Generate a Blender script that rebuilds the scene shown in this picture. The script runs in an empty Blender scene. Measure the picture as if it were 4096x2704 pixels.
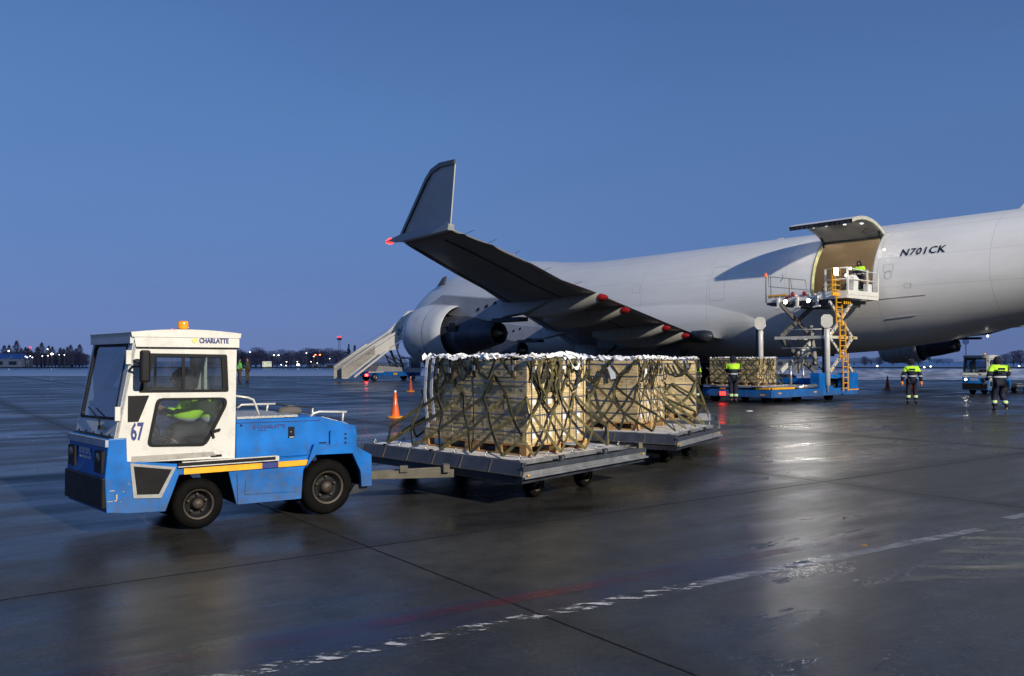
import bpy, bmesh, math, random
from mathutils import Vector, Matrix
from mathutils.geometry import tessellate_polygon
random.seed(7)
R = math.radians
sc = bpy.context.scene
col = sc.collection
# ---------------------------------------------------------------- camera, sky, light
cam = bpy.data.cameras.new('camera'); camo = bpy.data.objects.new('camera', cam); col.objects.link(camo)
cam.sensor_width = 36.0; cam.lens = 29.56; cam.clip_start = 0.1; cam.clip_end = 6000
camo.location = (0, 0, 1.75); camo.rotation_euler = (R(90 + 1.584), 0, 0)
sc.camera = camo
sc.view_settings.view_transform = 'Standard'; sc.view_settings.look = 'None'
sc.view_settings.exposure = 0; sc.view_settings.gamma = 1
sc.cycles.use_denoising = True; sc.cycles.max_bounces = 8; sc.cycles.transparent_max_bounces = 24
sc.cycles.sample_clamp_indirect = 4.0; sc.cycles.caustics_reflective = False; sc.cycles.caustics_refractive = False
w = bpy.data.worlds.new('World'); sc.world = w; w.use_nodes = True
nt = w.node_tree; nt.nodes.clear()
def nn(t, nt_, **k):
    n = nt_.nodes.new(t)
    for a, b in k.items(): setattr(n, a, b)
    return n
o_ = nn('ShaderNodeOutputWorld', nt); bg = nn('ShaderNodeBackground', nt)
tc = nn('ShaderNodeTexCoord', nt); sp = nn('ShaderNodeSeparateXYZ', nt)
rm = nn('ShaderNodeValToRGB', nt); cr = rm.color_ramp
SKY = [(0.0, (.138, .198, .415)), (.04, (.132, .208, .445)), (.14, (.110, .212, .465)), (.27, (.094, .200, .452)),
       (.44, (.064, .148, .372)), (1.0, (.040, .090, .24))]
while len(cr.elements) < len(SKY): cr.elements.new(.5)
for e, (p, c) in zip(cr.elements, SKY): e.position = p; e.color = (*c, 1)
mx = nn('ShaderNodeMix', nt, data_type='RGBA', blend_type='MULTIPLY'); mx.inputs[0].default_value = 1
mr = nn('ShaderNodeMapRange', nt); mr.inputs['From Min'].default_value = -.6; mr.inputs['From Max'].default_value = .6
mr.inputs['To Min'].default_value = 1.10; mr.inputs['To Max'].default_value = .84
nt.links.new(tc.outputs['Generated'], sp.inputs[0]); nt.links.new(sp.outputs['Z'], rm.inputs[0])
nt.links.new(sp.outputs['X'], mr.inputs[0]); nt.links.new(rm.outputs[0], mx.inputs[6]); nt.links.new(mr.outputs[0], mx.inputs[7])
cn = nn('ShaderNodeTexNoise', nt); cn.inputs['Scale'].default_value = 1.6; cn.inputs['Detail'].default_value = 5; cm = nn('ShaderNodeMapping', nt); cm.inputs['Scale'].default_value = (1, 1, 3.5)
nt.links.new(tc.outputs['Generated'], cm.inputs[0]); nt.links.new(cm.outputs[0], cn.inputs['Vector']); cq = nn('ShaderNodeMapRange', nt); cq.inputs['To Min'].default_value = .90; cq.inputs['To Max'].default_value = 1.10
nt.links.new(cn.outputs['Fac'], cq.inputs[0]); my = nn('ShaderNodeMix', nt, data_type='RGBA', blend_type='MULTIPLY'); my.inputs[0].default_value = 1; nt.links.new(mx.outputs[2], my.inputs[6]); nt.links.new(cq.outputs[0], my.inputs[7])
nt.links.new(my.outputs[2], bg.inputs[0]); bg.inputs[1].default_value = 1.0; nt.links.new(bg.outputs[0], o_.inputs[0])
# the apron floodlight mast stands out of frame, behind the camera and to the right
sl = bpy.data.lights.new('apron_floodlight', 'POINT'); sl.energy = 480000; sl.shadow_soft_size = .7; sl.color = (1.0, .92, .78)
slo = bpy.data.objects.new('apron_floodlight', sl); col.objects.link(slo); slo.location = (47.5, -48, 37.0)

# ---------------------------------------------------------------- materials
MATS = {}
def mat(name, c, rough=.5, metal=0., var=.15, scale=5., bump=0., emit=None, es=0., spec=.5, rv=.12, dirt=0., coord='Object', stretch=None, coat=0., mud=None):
    if name in MATS: return MATS[name]
    m = bpy.data.materials.new(name); m.use_nodes = True; t = m.node_tree; b = t.nodes['Principled BSDF']
    b.inputs['Roughness'].default_value = rough; b.inputs['Metallic'].default_value = metal
    b.inputs['Specular IOR Level'].default_value = spec
    if coat: b.inputs['Coat Weight'].default_value = coat; b.inputs['Coat Roughness'].default_value = .12
    tc = nn('ShaderNodeTexCoord', t); mp = nn('ShaderNodeMapping', t); t.links.new(tc.outputs[coord], mp.inputs[0])
    if stretch: mp.inputs['Scale'].default_value = stretch
    n = nn('ShaderNodeTexNoise', t); n.inputs['Scale'].default_value = scale; n.inputs['Detail'].default_value = 6
    t.links.new(mp.outputs[0], n.inputs['Vector'])
    r = nn('ShaderNodeValToRGB', t); r.color_ramp.elements[0].position = .32; r.color_ramp.elements[1].position = .68
    r.color_ramp.elements[0].color = (*[max(0, x * (1 - var)) for x in c], 1)
    r.color_ramp.elements[1].color = (*[min(1, x * (1 + var)) for x in c], 1)
    t.links.new(n.outputs['Fac'], r.inputs[0]); last = r.outputs[0]
    if dirt:
        n2 = nn('ShaderNodeTexNoise', t); n2.inputs['Scale'].default_value = 2.3 * scale; n2.inputs['Detail'].default_value = 8
        n2.inputs['Roughness'].default_value = .75; t.links.new(mp.outputs[0], n2.inputs['Vector'])
        r2 = nn('ShaderNodeValToRGB', t); r2.color_ramp.elements[0].position = .52; r2.color_ramp.elements[1].position = .72
        r2.color_ramp.elements[0].color = (0, 0, 0, 1); r2.color_ramp.elements[1].color = (dirt, dirt, dirt, 1)
        t.links.new(n2.outputs['Fac'], r2.inputs[0])
        x = nn('ShaderNodeMix', t, data_type='RGBA'); t.links.new(r2.outputs[0], x.inputs[0]); t.links.new(last, x.inputs[6])
        x.inputs[7].default_value = (.05, .042, .033, 1); last = x.outputs[2]
    if mud:   # road spray: brown-grey film, thickest low on the panel
        sz_ = nn('ShaderNodeSeparateXYZ', t); t.links.new(tc.outputs['Object'], sz_.inputs[0]); mz = nn('ShaderNodeMapRange', t); mz.inputs['From Min'].default_value = .15; mz.inputs['From Max'].default_value = mud; mz.inputs['To Min'].default_value = .34; mz.inputs['To Max'].default_value = -.12
        t.links.new(sz_.outputs['Z'], mz.inputs[0]); n4 = nn('ShaderNodeTexNoise', t); n4.inputs['Scale'].default_value = 11; n4.inputs['Detail'].default_value = 9; n4.inputs['Roughness'].default_value = .7; t.links.new(mp.outputs[0], n4.inputs['Vector'])
        am = nn('ShaderNodeMath', t, operation='ADD'); t.links.new(mz.outputs[0], am.inputs[0]); t.links.new(n4.outputs['Fac'], am.inputs[1]); rm_ = nn('ShaderNodeMapRange', t); rm_.inputs['From Min'].default_value = .52; rm_.inputs['From Max'].default_value = 1.0; rm_.inputs['To Max'].default_value = .85; t.links.new(am.outputs[0], rm_.inputs[0])
        x = nn('ShaderNodeMix', t, data_type='RGBA'); t.links.new(rm_.outputs[0], x.inputs[0]); t.links.new(last, x.inputs[6]); x.inputs[7].default_value = (.075, .085, .095, 1); last = x.outputs[2]
    t.links.new(last, b.inputs['Base Color'])
    if rv:
        a = nn('ShaderNodeMapRange', t); a.inputs['To Min'].default_value = max(.02, rough - rv); a.inputs['To Max'].default_value = min(1, rough + rv)
        t.links.new(n.outputs['Fac'], a.inputs[0]); t.links.new(a.outputs[0], b.inputs['Roughness'])
    if bump:
        bn = nn('ShaderNodeBump', t); bn.inputs['Strength'].default_value = bump; bn.inputs['Distance'].default_value = .01
        n3 = nn('ShaderNodeTexNoise', t); n3.inputs['Scale'].default_value = scale * 6; t.links.new(mp.outputs[0], n3.inputs['Vector'])
        t.links.new(n3.outputs['Fac'], bn.inputs['Height']); t.links.new(bn.outputs[0], b.inputs['Normal'])
    if emit: b.inputs['Emission Color'].default_value = (*emit, 1); b.inputs['Emission Strength'].default_value = es
    MATS[name] = m; return m
def glass(name, tint=(.80, .84, .86), gl=.05):
    m = bpy.data.materials.new(name); m.use_nodes = True; t = m.node_tree; t.nodes.clear()
    o = nn('ShaderNodeOutputMaterial', t); tr = nn('ShaderNodeBsdfTransparent', t); tr.inputs[0].default_value = (*tint, 1)
    g = nn('ShaderNodeBsdfGlossy', t); g.inputs['Roughness'].default_value = .04; g.inputs[0].default_value = (.9, .9, .9, 1)
    f = nn('ShaderNodeLayerWeight', t); f.inputs[0].default_value = .35
    n = nn('ShaderNodeTexNoise', t); n.inputs['Scale'].default_value = 4
    a = nn('ShaderNodeMapRange', t); a.inputs['To Min'].default_value = gl * .8; a.inputs['To Max'].default_value = gl + .30
    t.links.new(f.outputs['Facing'], a.inputs[0]); x = nn('ShaderNodeMixShader', t)
    t.links.new(a.outputs[0], x.inputs[0]); t.links.new(tr.outputs[0], x.inputs[1]); t.links.new(g.outputs[0], x.inputs[2])
    d = nn('ShaderNodeBsdfDiffuse', t); d.inputs[0].default_value = (.35, .36, .36, 1); y = nn('ShaderNodeMixShader', t)
    b = nn('ShaderNodeMapRange', t); b.inputs['From Min'].default_value = .4; b.inputs['From Max'].default_value = .75; b.inputs['To Min'].default_value = .01; b.inputs['To Max'].default_value = .08
    t.links.new(n.outputs['Fac'], b.inputs[0]); t.links.new(b.outputs[0], y.inputs[0]); t.links.new(x.outputs[0], y.inputs[1]); t.links.new(d.outputs[0], y.inputs[2])
    t.links.new(y.outputs[0], o.inputs[0]); MATS[name] = m; return m
def emis(name, c, s):
    return mat(name, tuple(min(1, x) for x in c), .4, emit=c, es=s, var=.02, rv=0)

blue = mat('blue_paint', (.002, .128, .45), .45, var=.25, scale=3, dirt=.6, bump=.05, spec=.3, mud=.85)
dblue = mat('decal_navy', (.02, .03, .16), .5)
white = mat('white_paint', (.61, .595, .545), .38, var=.07, scale=3, dirt=.28, coat=.1, mud=.95)
grey = mat('grey_trim', (.30, .30, .29), .5, dirt=.3)
rubber = mat('rubber_black', (.008, .008, .009), .6, var=.3, spec=.2)
plastic = mat('black_plastic', (.007, .007, .008), .5, var=.3, spec=.2)
tyre = mat('tyre_rubber', (.0045, .0043, .004), .8, var=.4, scale=9, bump=.3, spec=.08)
rimm = mat('rim_steel', (.055, .043, .032), .6, .2, var=.4, scale=8, dirt=.5)
steel = mat('galvanised_steel', (.45, .45, .44), .38, .75, var=.2, scale=6, dirt=.3)
chrome = mat('bright_steel', (.72, .72, .70), .22, .9, var=.08)
darkst = mat('dark_steel', (.040, .045, .055), .45, .4, var=.4, scale=4, dirt=.3, bump=.1)
platest = mat('scuffed_dark_plate', (.045, .050, .065), .5, .2, var=.3, scale=4, dirt=.35, bump=.1)
alu = mat('pallet_aluminium', (.66, .64, .62), .5, .1, var=.14, scale=5, dirt=.35)
beige = mat('beige_drawbar', (.10, .09, .065), .6, var=.25, scale=7, dirt=.4)
yellow = mat('yellow_paint', (.80, .39, .015), .42, var=.12, dirt=.3)
amber = mat('amber_lens', (.75, .28, .01), .2, emit=(1., .40, .02), es=.12, var=.2, scale=20)
orange = mat('orange_cone', (.85, .14, .015), .55, var=.15, scale=4, dirt=.15)
reflw = mat('reflective_white', (.75, .76, .78), .35, var=.1)
red = mat('red_cap', (.30, .010, .010), .45, var=.15)
khaki = mat('khaki_webbing', (.100, .085, .030), .8, var=.35, scale=14, bump=.4)
khaki2 = mat('dark_olive_webbing', (.036, .032, .018), .85, var=.35, scale=14, bump=.4)
webw = mat('white_webbing', (.82, .82, .83), .7, var=.12, scale=10, bump=.2)
band = mat('steel_band', (.26, .29, .36), .3, .75, var=.2)
paper = mat('paper_label', (.75, .75, .74), .7, var=.06)
ink = mat('stencil_ink', (.13, .09, .06), .8)
glassm = glass('cab_glass'); glassd = glass('dark_cab_glass', (.10, .11, .13), .10)
glassb = glass('windscreen_glass', (.62, .72, .85), .07)
skin = mat('skin', (.42, .24, .17), .6, var=.08)
navy = mat('navy_cloth', (.005, .007, .020), .9, var=.3, scale=12, bump=.3)
hivis = mat('hi_vis_yellow', (.55, .95, .04), .7, var=.08)
boot = mat('boot_leather', (.008, .008, .009), .6)
orglove = mat('orange_glove', (.7, .22, .04), .8)

def wood_mat():
    m = bpy.data.materials.new('crate_pine'); m.use_nodes = True; t = m.node_tree; b = t.nodes['Principled BSDF']; b.inputs['Roughness'].default_value = .72
    tc = nn('ShaderNodeTexCoord', t); mp = nn('ShaderNodeMapping', t); mp.inputs['Scale'].default_value = (3, 3, 22); t.links.new(tc.outputs['Object'], mp.inputs[0])
    oi = nn('ShaderNodeObjectInfo', t); ad = nn('ShaderNodeVectorMath', t, operation='ADD'); t.links.new(mp.outputs[0], ad.inputs[0])
    cx = nn('ShaderNodeCombineXYZ', t); ml = nn('ShaderNodeMath', t, operation='MULTIPLY'); ml.inputs[1].default_value = 50; t.links.new(oi.outputs['Random'], ml.inputs[0])
    t.links.new(ml.outputs[0], cx.inputs[0]); t.links.new(ml.outputs[0], cx.inputs[2]); t.links.new(cx.outputs[0], ad.inputs[1])
    n = nn('ShaderNodeTexNoise', t); n.inputs['Scale'].default_value = 2.2; n.inputs['Detail'].default_value = 7; n.inputs['Distortion'].default_value = .6; t.links.new(ad.outputs[0], n.inputs['Vector'])
    r = nn('ShaderNodeValToRGB', t); r.color_ramp.elements[0].position = .3; r.color_ramp.elements[1].position = .66
    r.color_ramp.elements[0].color = (.43, .315, .165, 1); r.color_ramp.elements[1].color = (.68, .535, .285, 1); t.links.new(n.outputs['Fac'], r.inputs[0])
    h = nn('ShaderNodeHueSaturation', t); v = nn('ShaderNodeMapRange', t); v.inputs['To Min'].default_value = .74; v.inputs['To Max'].default_value = 1.16
    t.links.new(oi.outputs['Random'], v.inputs[0]); t.links.new(v.outputs[0], h.inputs['Value']); t.links.new(r.outputs[0], h.inputs['Color']); t.links.new(h.outputs[0], b.inputs['Base Color'])
    bp = nn('ShaderNodeBump', t); bp.inputs['Strength'].default_value = .25; bp.inputs['Distance'].default_value = .004; t.links.new(n.outputs['Fac'], bp.inputs['Height']); t.links.new(bp.outputs[0], b.inputs['Normal'])
    return m
pine = wood_mat()
palw = mat('pallet_wood', (.42, .24, .09), .75, var=.3, scale=6, bump=.3, stretch=(1, 1, 8))

# ---------------------------------------------------------------- mesh helpers
class MB:
    def __init__(s, fn=None): s.v = []; s.f = []; s.m = []; s.fn = fn; s.sm = set()
    def add(s, vs, fs, mi=0, smooth=False):
        o = len(s.v); s.v += [tuple(v) for v in vs]
        for f in fs:
            if smooth: s.sm.add(len(s.f))
            s.f.append(tuple(i + o for i in f)); s.m.append(mi)
        return s
    def box(s, x0, x1, y0, y1, z0, z1, mi=0):
        vs = [(x, y, z) for z in (z0, z1) for y in (y0, y1) for x in (x0, x1)]
        return s.add(vs, [(0, 2, 3, 1), (4, 5, 7, 6), (0, 1, 5, 4), (2, 6, 7, 3), (0, 4, 6, 2), (1, 3, 7, 5)], mi)
    def obox(s, c, ax, ay, az, mi=0):   # oriented box, half-axis vectors
        c = Vector(c); ax = Vector(ax); ay = Vector(ay); az = Vector(az)
        vs = [c + ax * i + ay * j + az * k for k in (-1, 1) for j in (-1, 1) for i in (-1, 1)]
        return s.add(vs, [(0, 2, 3, 1), (4, 5, 7, 6), (0, 1, 5, 4), (2, 6, 7, 3), (0, 4, 6, 2), (1, 3, 7, 5)], mi)
    def bar(s, a, b, w, h, mi=0, up=(0, 0, 1)):
        a = Vector(a); b = Vector(b); d = (b - a); L = d.length
        if L < 1e-6: return s
        d /= L; u = Vector(up); x = d.cross(u)
        if x.length < 1e-3: x = d.cross(Vector((1, 0, 0)))
        x.normalize(); z = x.cross(d)
        return s.obox((a + b) / 2, d * L / 2, x * w / 2, z * h / 2, mi)
    def tube(s, pts, r, n=8, mi=0, cap=True):
        pts = [Vector(p) for p in pts]; rs = r if isinstance(r, (list, tuple)) else [r] * len(pts); vs = []; fs = []
        pu = None
        for i, p in enumerate(pts):
            d = (pts[min(i + 1, len(pts) - 1)] - pts[max(i - 1, 0)]).normalized()
            u = pu if pu is not None else (Vector((0, 0, 1)) if abs(d.z) < .9 else Vector((1, 0, 0)))
            x = d.cross(u).normalized(); u = x.cross(d); pu = u
            for k in range(n):
                t = 2 * math.pi * k / n; vs.append(p + (x * math.cos(t) + u * math.sin(t)) * rs[i])
        for i in range(len(pts) - 1):
            for k in range(n): a = i * n + k; b = i * n + (k + 1) % n; fs.append((a, b, b + n, a + n))
        s.add(vs, fs, mi, True)
        if cap: o = len(s.v) - len(vs); s.f.append(tuple(o + k for k in range(n))[::-1]); s.m.append(mi); s.f.append(tuple(o + (len(pts) - 1) * n + k for k in range(n))); s.m.append(mi)
        return s
    def lathe(s, c, axis, prof, n=24, mi=0, mis=None, smooth=True):   # prof = [(along, radius)]
        c = Vector(c); a = Vector(axis).normalized(); u = Vector((0, 0, 1)) if abs(a.z) < .9 else Vector((1, 0, 0))
        x = a.cross(u).normalized(); y = x.cross(a); vs = []
        for h, r in prof:
            for k in range(n): t = 2 * math.pi * k / n; vs.append(c + a * h + (x * math.cos(t) + y * math.sin(t)) * r)
        o = len(s.v); s.v += [tuple(v) for v in vs]
        for i in range(len(prof) - 1):
            for k in range(n):
                p = o + i * n + k; q = o + i * n + (k + 1) % n
                if smooth: s.sm.add(len(s.f))
                s.f.append((p, p + n, q + n, q)); s.m.append(mis[i] if mis else mi)
        return s
    def disc(s, c, axis, r, n=24, mi=0):
        c = Vector(c); a = Vector(axis).normalized(); u = Vector((0, 0, 1)) if abs(a.z) < .9 else Vector((1, 0, 0))
        x = a.cross(u).normalized(); y = x.cross(a)
        return s.add([c + (x * math.cos(2 * math.pi * k / n) + y * math.sin(2 * math.pi * k / n)) * r for k in range(n)], [tuple(range(n))], mi)
    def panel(s, outer, holes, f0, f1, mi=0, mh=None):
        polys = [[Vector((p[0], p[1], 0)) for p in outer]] + [[Vector((p[0], p[1], 0)) for p in h] for h in holes]
        tris = tessellate_polygon(polys); flat = [p for pl in polys for p in pl]; n = len(flat)
        vs = [f0(p.x, p.y) for p in flat] + [f1(p.x, p.y) for p in flat]; fs = [tuple(t) for t in tris] + [tuple(i + n for i in reversed(t)) for t in tris]
        s.add(vs, fs, mi); o = len(s.v) - 2 * n; k = 0
        for j, pl in enumerate(polys):
            L = len(pl)
            for i in range(L):
                a = o + k + i; b = o + k + (i + 1) % L; s.f.append((a, b, b + n, a + n)); s.m.append(mi if (j == 0 or mh is None) else mh)
            k += L
        return s
    def prism(s, poly, y0, y1, mi=0, edge=None, sh=None):   # xz profile extruded along y; edge: {i: material}
        g = sh or (lambda x, y, z: (x, y, z))
        tris = tessellate_polygon([[Vector((p[0], p[1], 0)) for p in poly]]); n = len(poly)
        vs = [g(p[0], y0, p[1]) for p in poly] + [g(p[0], y1, p[1]) for p in poly]
        s.add(vs, [tuple(t) for t in tris] + [tuple(i + n for i in reversed(t)) for t in tris], mi); o = len(s.v) - 2 * n
        for i in range(n):
            a = o + i; b = o + (i + 1) % n; s.f.append((a, b, b + n, a + n)); s.m.append((edge or {}).get(i, mi))
        return s
    def grid(s, P, mi=0, closed=False, smooth=True, skip=None):
        r = len(P); c = len(P[0]); o = len(s.v); s.v += [tuple(p) for row in P for p in row]
        for i in range(r - 1):
            for j in range(c if closed else c - 1):
                if skip and skip(i, j): continue
                a = o + i * c + j; b = o + i * c + (j + 1) % c
                if smooth: s.sm.add(len(s.f))
                s.f.append((a, b, b + c, a + c)); s.m.append(mi)
        return s
    def ribbon(s, pts, w, side, th=.004, mi=0):   # flat strap along pts; side = width direction
        P = []
        for i, p in enumerate(pts):
            p = Vector(p); sd = Vector(side[i] if isinstance(side, list) else side); d = (Vector(pts[min(i + 1, len(pts) - 1)]) - Vector(pts[max(i - 1, 0)])).normalized()
            sd = (sd - d * sd.dot(d)); sd = sd.normalized() if sd.length > 1e-4 else d.orthogonal().normalized(); n = d.cross(sd) * th / 2; h = sd * w / 2
            P.append([p - h - n, p + h - n, p + h + n, p - h + n])
        return s.grid(P, mi, closed=True, smooth=False)
    def build(s, name, mats, parent=None, bevel=0, recalc=True, loc=None):
        me = bpy.data.meshes.new(name); vs = [s.fn(v) for v in s.v] if s.fn else s.v
        me.from_pydata(vs, [], s.f)
        for m in (mats if isinstance(mats, (list, tuple)) else [mats]): me.materials.append(m)
        for i, p in enumerate(me.polygons): p.material_index = s.m[i]; p.use_smooth = i in s.sm
        me.validate()
        if recalc:
            bm = bmesh.new(); bm.from_mesh(me); bmesh.ops.remove_doubles(bm, verts=bm.verts, dist=1e-5); bmesh.ops.recalc_face_normals(bm, faces=bm.faces); bm.to_mesh(me); bm.free()
        o = bpy.data.objects.new(name, me); col.objects.link(o)
        if parent: o.parent = parent
        if loc: o.location = loc
        if bevel:
            b = o.modifiers.new('bevel', 'BEVEL'); b.width = bevel; b.segments = 2; b.limit_method = 'ANGLE'; b.angle_limit = R(35)
        return o
def tag(o, label=None, cat=None, group=None, kind=None):
    if label: o['label'] = label
    if cat: o['category'] = cat
    if group: o['group'] = group
    if kind: o['kind'] = kind
    return o
def empty(name, loc, rz=0, label=None, cat=None, group=None):
    o = bpy.data.objects.new(name, None); col.objects.link(o); o.location = loc; o.rotation_euler = (0, 0, rz); o.empty_display_size = .2
    return tag(o, label, cat, group)
def copy_tree(o, parent=None, skip=()):
    c = o.copy(); col.objects.link(c); c.parent = parent
    for ch in o.children:
        if ch.type != 'LIGHT' and ch.name.split('.')[0] not in skip: copy_tree(ch, c, skip)
    return c
def text(name, s, size, fn, m, parent, shear=0., bold=0., font=None, th=.004, align='LEFT', sub=0, space=1.):
    cu = bpy.data.curves.new(name, 'FONT'); cu.body = s; cu.size = size; cu.offset = bold; cu.shear = shear; cu.align_x = align; cu.space_character = space; cu.resolution_u = 2
    t = bpy.data.objects.new('tmp', cu); col.objects.link(t); bpy.context.view_layer.update()
    me = bpy.data.meshes.new_from_object(t); bpy.data.objects.remove(t)
    me.name = name
    if sub:
        bm = bmesh.new(); bm.from_mesh(me); bmesh.ops.triangulate(bm, faces=bm.faces)
        for _ in range(sub): bmesh.ops.subdivide_edges(bm, edges=[e for e in bm.edges if e.calc_length() > size * .12], cuts=1)
        bm.to_mesh(me); bm.free()
    for v in me.vertices: v.co = Vector(fn(v.co.x, v.co.y))
    me.materials.clear(); me.materials.append(m); o = bpy.data.objects.new(name, me); col.objects.link(o); o.parent = parent; return o
def light(name, kind, loc, power, c, parent=None, aim=None, size=.06, spot=110, blend=.4):
    l = bpy.data.lights.new(name, kind); l.energy = power; l.color = c; l.shadow_soft_size = size
    if kind == 'SPOT': l.spot_size = R(spot); l.spot_blend = blend
    o = bpy.data.objects.new(name, l); col.objects.link(o); o.location = loc; o.parent = parent
    if aim: o.rotation_euler = Vector(aim).to_track_quat('-Z', 'Y').to_euler()
    return o
def skinned(name, nodes, edges, m, parent, sub=1):
    bm = bmesh.new(); ly = bm.verts.layers.skin.verify(); V = []
    for i, (p, r) in enumerate(nodes):
        v = bm.verts.new(p); v[ly].radius = (r if isinstance(r, tuple) else (r, r)); v[ly].use_root = (i == 0); V.append(v)
    for a, b in edges: bm.edges.new((V[a], V[b]))
    me = bpy.data.meshes.new(name); bm.to_mesh(me); bm.free(); me.materials.append(m)
    o = bpy.data.objects.new(name, me); col.objects.link(o); o.parent = parent
    s = o.modifiers.new('skin', 'SKIN'); s.use_smooth_shade = True; u = o.modifiers.new('sub', 'SUBSURF'); u.levels = sub; u.render_levels = sub
    return o
def wheel(r, wd, parent, c, rim=rimm, name='wheel', hub=True, side=-1):
    t = MB(); prof = [(-wd / 2, r * .60), (-wd / 2 - .004, r * .72), (-wd / 2, r * .88), (-wd * .38, r * .97), (-wd * .2, r), (wd * .2, r), (wd * .38, r * .97), (wd / 2, r * .88), (wd / 2, r * .60), (-wd / 2, r * .60)]
    t.lathe(c, (0, 1, 0), prof, 32); o = t.build(name, tyre, parent)
    q = MB(); y = c[1] + side * wd / 2
    d = -side
    pf = [(d * .0, r * .61), (d * .004, r * .56), (d * .012, r * .53), (d * .085, r * .47), (d * .09, r * .25), (d * .03, r * .22), (d * -.004, r * .15), (d * -.008, r * .02)]
    q.lathe((c[0], y, c[2]), (0, 1, 0), pf, 24, mis=[0, 0, 1, 1, 1, 0, 0])  # bowl faces black: shade of the rim recess put into the colour
    for k in range(5):
        a = 2 * math.pi * k / 5 + .3; q.lathe((c[0] + math.cos(a) * r * .36, y + d * .08, c[2] + math.sin(a) * r * .36), (0, side, 0), [(0, .016), (.022, .016), (.022, .001)], 6)
    q.build('rim', [rim, rubber], o); return o
def ins(poly, d):   # shrink polygon about its centroid by distance-ish d
    cx = sum(p[0] for p in poly) / len(poly); cy = sum(p[1] for p in poly) / len(poly); out = []
    for x, y in poly:
        L = math.hypot(x - cx, y - cy) or 1; k = 1 - d * 1.3 / L; out.append((cx + (x - cx) * k, cy + (y - cy) * k))
    return out
def rnd(poly, r=.04, n=3):  # rounded polygon
    out = []; L = len(poly)
    for i in range(L):
        p = Vector(poly[i]); a = (Vector(poly[i - 1]) - p); b = (Vector(poly[(i + 1) % L]) - p); ra = min(r, a.length * .4); rb = min(r, b.length * .4)
        a = p + a.normalized() * ra; b = p + b.normalized() * rb
        for k in range(n + 1): t = k / n; q = a * (1 - t) ** 2 + p * 2 * t * (1 - t) + b * t * t; out.append((q.x, q.y))
    return out
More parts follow.
